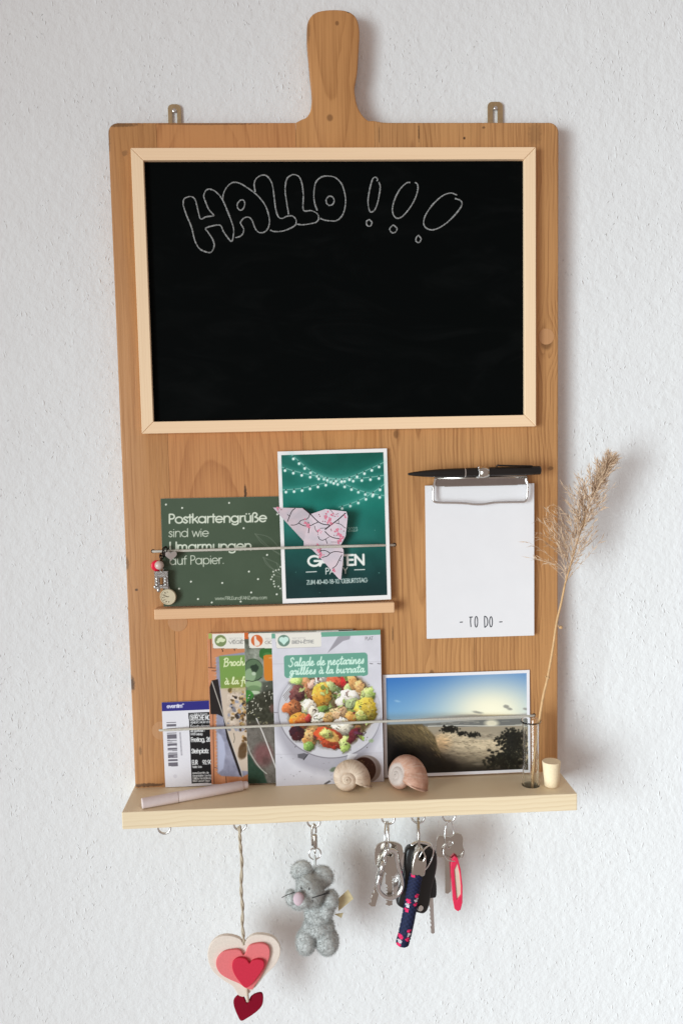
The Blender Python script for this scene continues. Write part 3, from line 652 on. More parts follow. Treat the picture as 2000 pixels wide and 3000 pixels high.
def paint_green(c):
    c.C[:] = (72, 88, 68); c.mottle(260, .05, 3)
    cr_ = (226, 232, 214)
    c.text('Postkartengrüße', (127, 530), (712, 521), 54, 8.6, cr_); c.text('sind wie', (127, 614), (368, 611), 50, 4.6, cr_)
    c.text('Umarmungen', (133, 702), (624, 693), 55, 8.6, cr_); c.text('auf Papier.', (137, 784), (462, 777), 52, 4.6, cr_)
    c.text('www.FIRLEundFANZ.etsy.com', (408, 1000), (720, 994), 19, 2.6, (196, 204, 186))
    for x, y in ((110, 416), (206, 437), (484, 407), (772, 477), (572, 561), (714, 724), (607, 826), (662, 872), (449, 896), (263, 888), (193, 932), (306, 995), (388, 1016), (622, 954), (775, 965), (808, 387), (812, 585), (150, 1010), (560, 1010)):
        c.ell(x, y, 5.5, 5.5, (236, 240, 226))
    lc = (122, 132, 116)
    for pts in (((822, 735), (740, 690), (680, 650), (640, 595)), ((640, 595), (720, 615), (785, 680), (822, 745)), ((822, 745), (730, 680), (640, 595)), ((822, 860), (740, 800), (690, 738)), ((690, 738), (780, 780), (825, 840)),
                ((825, 860), (720, 790), (690, 738)), ((822, 866), (790, 820), (770, 770)), ((822, 866), (760, 850), (735, 845)), ((822, 866), (800, 960), (828, 1010))):
        c.stroke([tuple(q) for q in smoothline(pts, 6)], 2.6, lc, .8)
    for i in range(15):
        a = R(95+i*13); rx = 74+8*math.sin(i*2.1); x, y = 820+rx*math.cos(a), 866-rx*math.sin(a)*.9
        c.stroke([(820, 866), (x, y)], 1.6, lc, .6); c.ell(x, y, 5, 5, (214, 220, 204))
def paint_party(c):
    c.C[:] = (246, 243, 242)
    q = [(819, 115), (1442, 96), (1467, 968), (852, 992)]
    g_ = np.clip((c.Y-100)/880, 0, 1)
    top = np.array((10, 92, 80)); mid = np.array((16, 120, 106)); bot = np.array((8, 50, 50))
    f1 = np.clip(g_/.36, 0, 1)[..., None]; f2 = np.clip((g_-.36)/.55, 0, 1)[..., None]
    bgc = (top*(1-f1)+mid*f1)*(1-f2)+bot*f2
    bgc = bgc+((vnoise(c.X/120, c.Y/120, 5)-.5)*22)[..., None]
    ins = np.zeros(c.X.shape, bool)
    for i in range(4):
        x0, y0 = q[i]; x1, y1 = q[(i+1) % 4]
        ins ^= ((y0 > c.Y) != (y1 > c.Y)) & (c.X < (x1-x0)*(c.Y-y0)/(y1-y0+1e-9)+x0)
    c.C[ins] = bgc[ins]
    def string(pts, n):
        s_ = [tuple(q_) for q_ in smoothline(pts, 10)]
        c.stroke(s_, 70, (100, 180, 166), .12, 60); c.stroke(s_, 26, (160, 220, 208), .2, 24)
        c.stroke(s_, 3.2, (176, 220, 208), .85)
        L_ = [0]+list(np.cumsum([math.dist(a_, b_) for a_, b_ in zip(s_[:-1], s_[1:])]))
        for k in range(n):
            d = L_[-1]*(k+.4)/n; x = np.interp(d, L_, [p[0] for p in s_]); y = np.interp(d, L_, [p[1] for p in s_])+15
            c.ell(x, y-13, 4.5, 6, (30, 70, 64)); c.ell(x, y, 10, 10, (150, 216, 204), .6, soft=8); c.ell(x, y, 7.2, 7.2, (240, 252, 246))
    string([(878, 112), (930, 155), (1000, 210), (1100, 255), (1200, 290), (1320, 335), (1446, 360)], 14)
    string([(821, 188), (900, 212), (1000, 235), (1120, 255), (1230, 258), (1340, 250), (1446, 236)], 12)
    string([(828, 326), (930, 318), (1020, 298), (1120, 275), (1240, 246), (1340, 205), (1442, 158)], 13)
    string([(1170, 430), (1250, 405), (1330, 370), (1400, 325), (1446, 290)], 6)
    for x, y, r in ((880, 545, 60), (1250, 380, 70), (1330, 610, 80), (1230, 690, 50)): c.ell(x, y, r, r, (90, 180, 164), .16, soft=r)
    c.text('2023', (1224, 578), (1286, 575), 24, 3.2, (170, 205, 196)); c.text('GARTEN', (983, 790), (1330, 780), 60, 13.5, Wt)
    c.text('PARTY', (1090, 839), (1226, 834), 36, 5, Wt); c.stroke([(973, 827), (1035, 824)], 5, Wt); c.stroke([(1267, 813), (1328, 811)], 5, Wt)
    c.text('ZUM 40-40-18-10. GEBURTSTAG', (977, 903), (1344, 888), 25, 3.6, (214, 226, 220))
    c.speck(16, (870, 500, 1440, 960), 3, (150, 200, 190), 8, .7)
def paint_ticket(c):
    c.C[:] = (232, 230, 236); c.mottle(300, .015, 2)
    c.poly([(60, 150), (1720, 80), (1720, 310), (100, 372)], (44, 40, 128))
    c.text('eventim', (228, 308), (512, 296), 64, 15, (232, 232, 246)); c.text('+', (500, 262), (545, 260), 60, 9, (232, 232, 246))
    c.poly([(616, 398), (1720, 355), (1720, 1690), (648, 1732)], (14, 13, 16))
    wt = (236, 236, 236)
    def T(tx, x, y, w_, h, st): c.text(tx, (x, y), (x+w_, y-w_*.03), h, st, wt)
    T('Live Nation Presents', 642, 446, 320, 34, 6); T('DEPECHE MODE', 644, 540, 450, 84, 15); T('MEMENTO MORI WORLD TOUR', 646, 600, 520, 36, 7)
    T('Festwiese Leipzig', 650, 688, 640, 60, 12); T('Am Sportforum 1', 652, 760, 256, 40, 8); T('04105 Leipzig', 652, 820, 212, 40, 8); T('Freitag, 26.Mai 2023', 655, 945, 660, 80, 14)
    T('Stehplatz', 658, 1160, 310, 80, 14); T('EUR', 664, 1372, 104, 78, 13); T('92.90', 855, 1365, 172, 74, 13); T('Public Sale', 664, 1438, 180, 38, 7)
    T('www.Eventim.de', 668, 1550, 300, 36, 7); T('Veranstalter: Live Nation', 668, 1604, 400, 38, 7); T('Örtliche Durchführung', 668, 1654, 350, 38, 7); T('MAWI Concert GmbH', 668, 1704, 318, 38, 7)
    g_ = np.random.default_rng(4); y = 575
    while y < 1420:
        k = g_.choice([6, 10, 16, 24]); 
        if g_.random() < .62: c.poly([(214+(y-575)*.02, y), (386+(y-575)*.02, y-6), (386+(y-575)*.02, y+k-6), (214+(y-575)*.02, y+k)], (112, 108, 118))
        y += k
    x0, y0 = 448, 770
    for k in range(26):
        c.stroke([(444+k*.8, y0+k*17), (470+k*.8, y0+k*17-1)], 7, (130, 126, 136), .8); c.stroke([(448+k*.8, y0+8+k*17), (458+k*.8, y0+8+k*17)], 6, (130, 126, 136), .7)
    c.ell(350, 1600, 36, 36, (206, 202, 210), .6, soft=20)
def header(c, quad, cx, cy, colr, ink, name, a, b, sub):
    c.rr([(p[0]-2, p[1]+5) for p in quad], 22, (120, 118, 112), .5, 8); c.rr(quad, 20, (236, 232, 222))
    c.ell(cx, cy, 84, 84, colr); c.text(sub, (a[0]+4, a[1]-62), (a[0]+190, a[1]-66), 24, 5, (196, 192, 188), .8)
    c.text(name, a, b, 42, 8, ink)
def paint_r1(c):
    c.C[:] = (206, 138, 102); c.mottle(160, .14, 4); c.C[..., 2] -= 6
    for p in ([(160, 200), (168, 615)], [(125, 617), (240, 622)], [(175, 662), (245, 662)], [(185, 1250), (192, 2320)], [(205, 2065), (260, 2085)], [(362, 2170), (370, 2290)]): c.stroke(p, 9, (52, 30, 24), .9)
    c.poly([(118, 1280), (180, 1280), (186, 2320), (130, 2320)], (196, 132, 100), .8)
    c.poly([(236, 470), (300, 440), (700, 380), (720, 2140), (600, 2200), (300, 2190), (245, 2150), (230, 1500), (245, 900)], (150, 150, 170), 1, 14)
    m_ = (c.X > 236) & (c.Y > 440); c.mottle(90, .22, 6, m_)
    c.poly([(250, 1550), (300, 1600), (345, 1700), (360, 1850), (330, 2080), (250, 2150)], (186, 190, 214), .9, 20)
    for k in range(34): c.stroke([(244, 470+k*50), (222+6*math.sin(k*2.3), 476+k*50)], 9, (176, 180, 200), .7)
    c.poly([(140, 900), (172, 800), (262, 780), (330, 1260), (430, 1640), (570, 2090), (600, 2210), (560, 2170), (380, 1640), (330, 1330), (250, 1290), (150, 1290)], (30, 22, 20), 1, 6)
    c.poly([(290, 900), (720, 870), (720, 2120), (590, 2110), (500, 1850), (400, 1540), (330, 1260)], (208, 190, 172), 1, 10)
    c.stroke([(175, 815), (240, 1020), (330, 1300), (420, 1620), (590, 2120), (604, 2200)], 11, (214, 206, 196))
    m_ = (c.X > 390) & (c.Y > 900) & (c.Y < 1500); c.mottle(60, .5, 11, m_*1.0)
    g_ = np.random.default_rng(2)
    for k in range(60):
        x, y = g_.uniform(400, 700), g_.uniform(930, 1520); r = g_.uniform(12, 42)
        c.ell(x, y, r, r*.7, [(150, 152, 168), (40, 34, 34), (186, 146, 90), (88, 70, 40), (206, 196, 190), (120, 120, 132)][g_.integers(6)], .85, g_.uniform(0, 180), 8, .5, k+3)
    for k in range(26): c.ell(g_.uniform(560, 690), g_.uniform(940, 1880), g_.uniform(18, 40), g_.uniform(12, 28), [(190, 148, 92), (212, 186, 130), (128, 92, 48), (90, 62, 30)][k % 4], .9, g_.uniform(0, 180), 8, .4, k+40)
    c.ell(610, 1820, 62, 130, (88, 62, 34), .9, 10, 20, .4, 3); c.stroke([(480, 1560), (495, 1640), (480, 1700)], 7, (70, 70, 60))
    c.poly([(280, 450), (660, 425), (680, 890), (300, 915)], (122, 158, 74), .97, 12); c.ell(560, 860, 200, 90, (150, 140, 60), .45, soft=90)
    cr_ = (228, 236, 190)
    c.text('Broche', (345, 590), (690, 570), 108, 16, cr_, font=Bg, shear=.12); c.text('à la fo', (352, 856), (690, 836), 100, 16, cr_, font=Bg, shear=.12)
    c.poly([(130, 130), (176, 128), (180, 200), (136, 202)], (166, 184, 98)); c.poly([(330, 340), (340, 385), (325, 385), (318, 342)], (30, 24, 20)); c.poly([(490, 336), (500, 372), (505, 372), (505, 336)], (30, 24, 20))
    header(c, [(182, 132), (1500, 70), (1500, 330), (196, 336)], 303, 228, (126, 142, 92), (132, 130, 126), 'VÉGÉTARIEN', (420, 270), (900, 246), 'RECETTE')
    for x, y, r in ((265, 245, 24), (290, 215, 34), (330, 225, 30), (350, 215, 22), (310, 205, 30)): c.ell(x, y, r, r*.8, (222, 230, 190), 1, wob=.4, seed=int(x))
def paint_r2(c):
    c.C[:] = (98, 100, 88); c.mottle(110, .32, 9); c.mottle(24, .14, 10)
    c.poly([(640, 350), (1000, 330), (1000, 900), (640, 880)], (150, 156, 142), .75, 60)
    m_ = (c.Y > 330) & (c.Y < 900); c.mottle(50, .4, 12, m_*1.0)
    c.ell(970, 410, 110, 95, (48, 108, 46), .95, soft=10, wob=.2); c.ell(980, 430, 60, 40, (86, 140, 74), .7, soft=14)
    c.ell(770, 650, 145, 170, (86, 112, 80), .9, soft=12); c.ell(730, 720, 80, 95, (156, 182, 142), .8, soft=12); c.ell(790, 620, 60, 55, (34, 52, 36), .9, soft=14, wob=.6); c.ell(780, 700, 30, 26, (190, 206, 180), .9, soft=10)
    c.ell(775, 860, 120, 66, (150, 178, 130), .95, soft=10); c.ell(780, 920, 100, 50, (112, 142, 96), .9, soft=10); c.ell(790, 975, 80, 26, (196, 212, 182), .9, soft=8)
    c.stroke([(660, 800), (760, 812), (840, 790), (890, 750)], 10, (20, 32, 20)); c.stroke(arc(775, 640, 135, 150, 200, 350), 6, (30, 48, 32))
    c.ell(690, 1040, 90, 100, (60, 132, 52), .95, soft=10); c.poly([(900, 820), (1090, 780), (1100, 960), (900, 980)], (66, 70, 58), .8, 40)
    c.poly([(660, 1130), (800, 1020), (1000, 930), (1120, 900), (1130, 1200), (1080, 1420), (900, 1500), (680, 1480)], (52, 52, 38), .96, 40)
    c.poly([(640, 1400), (900, 1420), (1090, 1400), (1110, 2300), (670, 2320)], (112, 104, 98), .8, 90)
    m_ = (c.Y > 1000); c.mottle(40, .22, 14, m_*1.0)
    g_ = np.random.default_rng(12)
    for k in range(46):
        a_ = g_.random(); x = 600+a_*520+g_.normal(0, 30); y = 1230-a_*240+g_.normal(0, 90)
        c.ell(x, y, 17, 9, (20, 18, 12), 1, g_.uniform(20, 150)); c.ell(x-2, y-2, 12, 6.5, (232, 228, 208), .95, g_.uniform(80, 150))
    for k in range(16): c.ell(g_.uniform(690, 1000), g_.uniform(1240, 1480), 14, 8, (170, 164, 130), .8, g_.uniform(0, 180))
    c.ell(900, 1880, 130, 160, (126, 72, 74), .7, 0, 90); c.ell(1040, 1200, 40, 60, (130, 84, 80), .6, soft=30); c.ell(940, 1960, 50, 60, (70, 50, 46), .5, soft=40)
    c.poly([(660, 1850), (720, 1900), (790, 2030), (900, 2130), (960, 2300), (660, 2320)], (34, 62, 46), .96, 20); c.mottle(30, .1, 20, (c.Y > 1850)*1.0)
    c.stroke([tuple(q) for q in smoothline([(682, 1740), (720, 1860), (800, 2000), (880, 2100), (950, 2160)], 6)], 11, (206, 208, 196), .9)
    c.stroke([(810, 1350), (900, 1560), (1000, 1830), (1100, 2120)], 15, (228, 222, 218))
    c.poly([(920, 440), (1130, 405), (1130, 790), (960, 800), (930, 770)], (214, 132, 40)); c.rr([(918, 428), (1400, 400), (1420, 770), (930, 802)], 50, (212, 130, 42)); c.stroke([(1000, 470), (1060, 465)], 8, (240, 200, 150))
    c.poly([(640, 110), (706, 108), (706, 200), (650, 204)], (210, 104, 44))
    header(c, [(708, 122), (2000, 60), (2000, 320), (722, 330)], 830, 222, (214, 106, 52), (150, 142, 136), 'GOURMANDE', (944, 268), (1420, 246), 'RECETTE')
    c.poly([(790, 160), (818, 156), (822, 200), (870, 250), (868, 290), (800, 302), (792, 250)], (238, 226, 214), 1, 6)
def paint_r3(c):
    c.C[:] = (216, 214, 222); c.mottle(170, .06, 3); c.mottle(420, .08, 33)
    for y in (540, 1850): c.stroke([(-30, y+10), (1600, y-40)], 6, (170, 166, 172), .5)
    for p in ([(1360, 530), (1400, 535)], [(1470, 530), (1510, 535)], [(20, 1250), (62, 1250)]): c.stroke(p, 10, (70, 64, 66), .8)
    c.ell(770, 1350, 740, 760, (140, 136, 146), .55, 6, 120)
    c.ell(798, 1240, 728, 662, (120, 116, 124), .9, 6, 8); c.ell(800, 1232, 722, 656, (206, 204, 210), 1, 6, 8); c.ell(840, 1200, 640, 560, (196, 190, 192), .7, 6, 120); c.ell(860, 1150, 590, 470, (214, 208, 202), .8, 6, 60)
    c.poly([(760, 385), (905, 150), (990, 120), (1085, 140), (1070, 185), (980, 210)], (160, 156, 164), .95, 10)
    for k in range(4): c.stroke([(140+k*12, 1010+k*22), (270+k*8, 850+k*18)], 11, (120, 112, 112), .9); c.stroke([(134+k*12, 1004+k*22), (262+k*8, 846+k*18)], 5, (236, 234, 236), .9)
    g_ = np.random.default_rng(21); c.warp(110, 80, 61)
    c.ell(830, 1180, 590, 540, (104, 84, 46), .9, 0, 60, .25, 5); c.mottle(60, .5, 40, (np.hypot((c.X-830)/590, (c.Y-1180)/540) < 1)*1.0)
    for k in range(130):
        a_ = g_.uniform(0, 6.28); r_ = math.sqrt(g_.random()); x, y = 830+560*r_*math.cos(a_), 1180+500*r_*math.sin(a_); s_ = g_.uniform(30, 84)
        c.ell(x, y, s_, s_*.62, [(150, 176, 84), (120, 146, 62), (108, 34, 40), (176, 116, 66), (62, 36, 30), (196, 206, 130), (186, 140, 80), (132, 70, 44)][g_.integers(8)], .9, g_.uniform(0, 180), 12, .6, k)
    fl = lambda *a_, **k: c.ell(*a_, **k)
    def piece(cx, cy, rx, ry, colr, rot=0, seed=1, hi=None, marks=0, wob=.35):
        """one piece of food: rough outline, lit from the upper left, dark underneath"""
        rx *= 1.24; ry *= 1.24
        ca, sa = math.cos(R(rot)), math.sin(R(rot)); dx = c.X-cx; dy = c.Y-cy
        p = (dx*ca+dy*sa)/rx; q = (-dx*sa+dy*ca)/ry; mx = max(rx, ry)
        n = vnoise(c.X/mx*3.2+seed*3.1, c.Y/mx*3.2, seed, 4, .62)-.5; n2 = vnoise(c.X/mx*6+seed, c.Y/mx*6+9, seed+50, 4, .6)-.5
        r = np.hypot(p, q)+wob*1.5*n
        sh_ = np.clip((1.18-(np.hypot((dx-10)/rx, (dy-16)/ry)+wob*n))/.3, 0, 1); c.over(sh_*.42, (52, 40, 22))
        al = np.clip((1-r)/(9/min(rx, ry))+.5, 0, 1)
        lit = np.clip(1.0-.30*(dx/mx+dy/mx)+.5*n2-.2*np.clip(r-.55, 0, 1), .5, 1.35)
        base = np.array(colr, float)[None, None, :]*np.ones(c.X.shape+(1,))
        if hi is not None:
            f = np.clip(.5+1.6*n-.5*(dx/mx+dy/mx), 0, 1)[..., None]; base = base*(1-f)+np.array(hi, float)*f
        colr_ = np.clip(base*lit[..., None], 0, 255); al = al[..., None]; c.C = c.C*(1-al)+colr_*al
        gg = np.random.default_rng(seed)
        for _ in range(marks):
            x, y = cx+gg.uniform(-.6, .6)*rx, cy+gg.uniform(-.6, .6)*ry; c.stroke([(x-16, y-10), (x+14, y+8)], 10, (64, 34, 16), .8, 7)
    def leaf(x, y, l_, w_, a_, colr):
        ca, sa = math.cos(a_), math.sin(a_); out = [(x+ca*l_*t_-sa*w_*math.sin(math.pi*t_)*sg*(1+.15*math.sin(t_*19+x)), y+sa*l_*t_+ca*w_*math.sin(math.pi*t_)*sg*(1+.15*math.sin(t_*19+x))) for sg, ts in ((1, np.linspace(0, 1, 10)), (-1, np.linspace(1, 0, 10)[1:-1])) for t_ in ts]
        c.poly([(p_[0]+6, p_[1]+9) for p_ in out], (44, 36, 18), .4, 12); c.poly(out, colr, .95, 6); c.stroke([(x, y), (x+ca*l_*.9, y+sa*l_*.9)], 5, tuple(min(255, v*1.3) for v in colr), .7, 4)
    for k in range(70):
        a_ = g_.uniform(0, 6.28); r_ = math.sqrt(g_.random()); leaf(830+540*r_*math.cos(a_), 1180+490*r_*math.sin(a_), g_.uniform(70, 150), g_.uniform(18, 40), g_.uniform(0, 6.28), [(150, 178, 86), (118, 146, 62), (176, 196, 112), (104, 34, 42), (92, 118, 48)][g_.integers(5)])
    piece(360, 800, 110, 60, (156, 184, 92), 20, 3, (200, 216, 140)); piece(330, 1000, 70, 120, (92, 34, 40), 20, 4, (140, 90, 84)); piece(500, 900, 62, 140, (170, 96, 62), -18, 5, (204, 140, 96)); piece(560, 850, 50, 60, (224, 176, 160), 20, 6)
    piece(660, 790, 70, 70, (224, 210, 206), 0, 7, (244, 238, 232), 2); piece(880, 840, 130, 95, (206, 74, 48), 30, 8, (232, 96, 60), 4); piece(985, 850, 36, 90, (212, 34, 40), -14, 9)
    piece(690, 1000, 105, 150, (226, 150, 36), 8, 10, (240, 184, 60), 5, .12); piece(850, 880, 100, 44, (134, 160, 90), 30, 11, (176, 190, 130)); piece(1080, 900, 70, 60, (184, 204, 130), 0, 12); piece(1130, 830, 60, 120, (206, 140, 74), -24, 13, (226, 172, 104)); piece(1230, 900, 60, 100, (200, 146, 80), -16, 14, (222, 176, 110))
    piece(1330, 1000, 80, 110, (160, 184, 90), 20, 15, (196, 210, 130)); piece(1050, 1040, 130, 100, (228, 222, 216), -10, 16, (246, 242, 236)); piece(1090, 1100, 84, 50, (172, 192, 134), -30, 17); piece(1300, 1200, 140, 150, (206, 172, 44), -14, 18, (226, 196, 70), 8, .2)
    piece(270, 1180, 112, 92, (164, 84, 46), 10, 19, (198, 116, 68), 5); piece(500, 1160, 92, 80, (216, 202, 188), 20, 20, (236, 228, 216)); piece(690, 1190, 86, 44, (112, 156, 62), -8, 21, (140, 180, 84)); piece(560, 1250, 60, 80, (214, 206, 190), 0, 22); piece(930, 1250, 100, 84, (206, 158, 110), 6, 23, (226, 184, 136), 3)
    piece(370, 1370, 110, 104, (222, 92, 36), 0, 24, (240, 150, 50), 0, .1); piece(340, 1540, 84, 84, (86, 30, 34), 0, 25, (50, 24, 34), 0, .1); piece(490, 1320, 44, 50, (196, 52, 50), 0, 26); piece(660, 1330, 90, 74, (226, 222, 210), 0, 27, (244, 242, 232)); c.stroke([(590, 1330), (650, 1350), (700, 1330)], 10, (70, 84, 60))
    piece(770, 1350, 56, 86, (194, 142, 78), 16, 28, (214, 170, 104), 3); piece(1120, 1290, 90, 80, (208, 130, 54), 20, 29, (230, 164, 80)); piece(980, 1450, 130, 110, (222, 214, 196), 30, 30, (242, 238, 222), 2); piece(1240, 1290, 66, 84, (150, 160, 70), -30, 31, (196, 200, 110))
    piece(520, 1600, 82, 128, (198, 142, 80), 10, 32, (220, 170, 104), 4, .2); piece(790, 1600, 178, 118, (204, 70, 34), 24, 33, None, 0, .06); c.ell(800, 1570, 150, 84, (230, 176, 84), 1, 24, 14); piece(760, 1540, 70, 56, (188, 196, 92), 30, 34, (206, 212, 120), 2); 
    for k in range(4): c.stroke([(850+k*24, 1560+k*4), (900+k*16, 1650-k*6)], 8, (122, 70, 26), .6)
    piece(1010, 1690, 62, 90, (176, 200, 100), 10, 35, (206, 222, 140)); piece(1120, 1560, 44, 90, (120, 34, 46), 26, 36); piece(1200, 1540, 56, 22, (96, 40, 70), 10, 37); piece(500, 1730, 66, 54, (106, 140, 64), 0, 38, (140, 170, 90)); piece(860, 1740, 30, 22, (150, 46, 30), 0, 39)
    for k in range(22):
        a_ = g_.uniform(0, 6.28); r_ = math.sqrt(g_.random()); leaf(830+520*r_*math.cos(a_), 1200+470*r_*math.sin(a_), g_.uniform(50, 105), g_.uniform(12, 24), g_.uniform(0, 6.28), [(160, 188, 90), (126, 154, 66), (184, 204, 120), (112, 36, 46)][g_.integers(4)])
    for k in range(5): c.stroke([tuple(q) for q in smoothline([(1060+k*9, 1240+k*20), (1120+k*8, 1260+k*6), (1160-k*4, 1300+k*12), (1090+k*14, 1340+k*8)], 5)], 10, (214, 150, 60), .9)
    for k in range(150):
        a_ = g_.uniform(0, 6.28); r_ = math.sqrt(g_.random()); x, y = 830+590*r_*math.cos(a_), 1190+530*r_*math.sin(a_); l_ = g_.uniform(10, 46); t_ = g_.uniform(0, 6.28)
        pal = [(40, 26, 18), (60, 40, 22), (206, 218, 150), (120, 150, 60), (238, 232, 220), (110, 28, 34), (232, 190, 110), (84, 110, 40)][g_.integers(8)]
        c.stroke([tuple(q) for q in smoothline([(x, y), (x+l_*math.cos(t_), y+l_*math.sin(t_)), (x+l_*1.6*math.cos(t_+.7), y+l_*1.6*math.sin(t_+.7))], 3)], g_.uniform(5, 14), pal, g_.uniform(.35, .8))
    fm_ = (np.hypot((c.X-830)/590, (c.Y-1180)/540) < 1)*1.0; c.mottle(30, .14, 71, fm_); gr_ = c.C.mean(-1, keepdims=True); c.C = c.C*(1-.2*fm_[..., None])+gr_*np.array((1.06, .96, .82))*(.19*fm_[..., None])
    c.unwarp()
    c.speck(90, (300, 760, 1400, 1740), 8, (40, 34, 22), 5, .85); c.speck(40, (300, 760, 1400, 1740), 7, (236, 232, 220), 6, .8)
    c.poly([(345, 1850), (440, 1830), (495, 1850), (440, 1925), (350, 1900)], (90, 88, 94), .9, 8); c.stroke([(430, 1930), (490, 1850)], 12, (40, 38, 42)); c.poly([(720, 2270), (800, 2220), (820, 2240), (740, 2290)], (86, 84, 84), .9, 6)
    c.ell(860, 2060, 60, 30, (96, 112, 84), .8, -20, 14, .8, 4); c.ell(1390, 1640, 40, 26, (150, 170, 130), .8, 0, 12, .6, 6); c.speck(16, (60, 1850, 900, 2260), 7, (120, 116, 120), 9, .8)
    c.poly([(1060, 1830), (1200, 1830), (1100, 1960), (1030, 1960)], (232, 230, 234), .9, 16)
    c.ell(1330, 2050, 206, 200, (150, 136, 130), 1, 0, 10); c.ell(1300, 2050, 170, 182, (206, 200, 200), .8, 0, 30); c.ell(1290, 2060, 172, 184, (70, 36, 22), 1, 0, 12); c.ell(1240, 1960, 60, 40, (120, 96, 70), .7, 20, 14, .6); c.speck(20, (1170, 1900, 1420, 2200), 8, (150, 120, 90), 3, .7)
    gm = (112, 172, 148)
    c.poly([(-40, 110), (25, 108), (28, 182), (-30, 184)], gm); c.poly([(668, 88), (1512, 46), (1520, 118), (676, 156)], gm); 
    c.rr([(146, 425), (1325, 372), (1340, 705), (160, 752)], 50, (108, 166, 146)); wt = (214, 244, 228)
    c.text('Salade de nectarines', (215, 580), (1280, 528), 118, 17, wt, font=Bg, shear=.14); c.text('grillées à la burrata', (228, 700), (1282, 652), 108, 17, wt, font=Bg, shear=.14)
    header(c, [(28, 112), (668, 88), (676, 292), (48, 322)], 148, 212, (112, 140, 126), (142, 142, 142), 'BIEN-ÊTRE', (262, 254), (572, 242), 'RECETTE')
    c.ell(120, 196, 38, 36, (206, 236, 224)); c.ell(176, 192, 38, 36, (206, 236, 224)); c.poly([(84, 206), (212, 202), (150, 274)], (206, 236, 224), 1, 5)
    c.text('PLAT', (1292, 198), (1404, 192), 46, 6, (120, 118, 122))
def paint_beach(c):
    sun = np.hypot((c.X-850)/560, (c.Y-450)/330)
    g_ = np.clip((c.Y-170)/360, 0, 1)
    sky = np.array((44, 108, 186))*(1-g_[..., None])+np.array((128, 178, 214))*g_[..., None]
    sky = sky*(1-np.clip((c.X-500)/900, 0, .35)[..., None])+np.array((120, 160, 212))*np.clip((c.X-500)/900, 0, .35)[..., None]
    f = np.exp(-(sun*1.25)**2)[..., None]; sky = sky*(1-f)+np.array((244, 240, 214))*f
    f = np.exp(-(sun*3.2)**2)[..., None]; sky = sky*(1-f)+np.array((255, 250, 222))*f
    c.C[:] = sky
    gy = np.clip((c.Y-455)/60, 0, 1)*np.clip(1-np.abs(c.X-850)/900, .3, 1); c.over(gy*.5, (232, 206, 160))
    c.poly([(60, 540), (230, 518), (420, 498), (600, 484), (720, 479), (900, 500), (1120, 470), (1160, 560), (60, 580)], (150, 146, 146), .6, 16)
    for x, y, rx, ry in ((745, 462, 36, 8), (960, 420, 22, 13), (985, 438, 18, 9), (1102, 438, 16, 8), (150, 380, 20, 7)): c.ell(x, y, rx, ry, (138, 136, 128) if y > 400 else (150, 190, 220), .8, 10, 8, .5, int(x))
    c.poly([(60, 555), (360, 545), (700, 522), (1125, 508), (1128, 640), (700, 600), (60, 620)], (112, 112, 108), 1, 4)
    for k in range(30):
        x, y = rng.uniform(360, 1120), rng.uniform(528, 572); c.stroke([(x, y), (x+rng.uniform(20, 90), y-2)], 3, (186, 180, 166), .6)
    c.ell(850, 545, 50, 26, (250, 240, 210), .8, 0, 20); c.stroke([(380, 566), (600, 560), (900, 566), (1100, 560)], 6, (228, 224, 212), .85)
    gb = np.random.default_rng(77); nn = vnoise(c.X/40, c.Y/14, 81, 4, .6)-.5
    c.poly([(300, 570), (700, 570), (1125, 562), (1130, 700), (700, 700), (380, 660)], (158, 146, 126), 1, 5)
    crest = [(400, 690), (440, 640), (490, 613), (540, 610), (600, 622), (680, 650), (760, 668), (860, 666), (940, 662), (1130, 690), (1130, 960), (400, 960)]
    c.poly(crest, (198, 180, 150), 1, 5); c.ell(475, 690, 70, 60, (214, 168, 116), .55, 0, 60)
    f = np.clip((c.Y-680-.10*(c.X-450))/190, 0, 1); inside = np.clip((c.Y-660)/20, 0, 1)
    c.over(f**1.3*inside*.93, (36, 31, 25)); c.C = np.clip(c.C*(1+(nn*.5*np.clip((c.Y-600)/30, 0, 1)))[..., None], 0, 255)
    for k in range(90):
        x, y = gb.uniform(470, 900), gb.uniform(625, 800); c.stroke([(x, y), (x+gb.uniform(8, 30), y+gb.uniform(2, 8))], gb.uniform(3, 6), (104, 90, 72), gb.uniform(.3, .7), 4)
    c.ell(745, 852, 34, 8, (150, 138, 118), .7, 0, 8)
    dune = [(60, 556), (180, 552), (335, 550), (370, 580), (405, 612), (432, 645), (446, 700), (458, 760), (500, 800), (560, 880), (600, 960), (60, 960)]
    c.poly(dune, (92, 78, 52), 1, 14)
    for k in range(1100):
        x = gb.uniform(70, 470); y = gb.uniform(552, 900); l_ = gb.uniform(12, 42)
        edge = 330+(y-550)*.62
        if x > edge+20: continue
        b = np.clip(.95-(edge-x)/330-(y-560)/360+gb.uniform(-.3, .3), 0, 1)
        c.stroke([(x, y), (x+l_*.35, y+l_*.22), (x+l_*.6, y+l_*.6)], gb.uniform(1.8, 3.2), np.array((22, 19, 13))+np.array((150, 128, 88))*b, .6)
    f = np.clip((c.Y-560-(c.X-80)*.42+60*(vnoise(c.X/60, c.Y/60, 5)-.5))/150, 0, 1)*np.clip((640-c.X)/60, 0, 1); c.over(f*.95, (9, 8, 8))
    for k in range(160):
        x = gb.uniform(330, 470); y = max(578, 560+(x-330)*1.5+gb.normal(0, 24)); l_ = gb.uniform(14, 36)
        c.stroke([(x-l_*.5, y-l_*.4), (x, y), (x+l_*.3, y+l_*.5)], 2.4, np.array((150, 130, 92))*gb.uniform(.35, 1.2), .7)
    c.over(np.clip((c.Y-820)/90, 0, 1)*.6, (16, 14, 12))
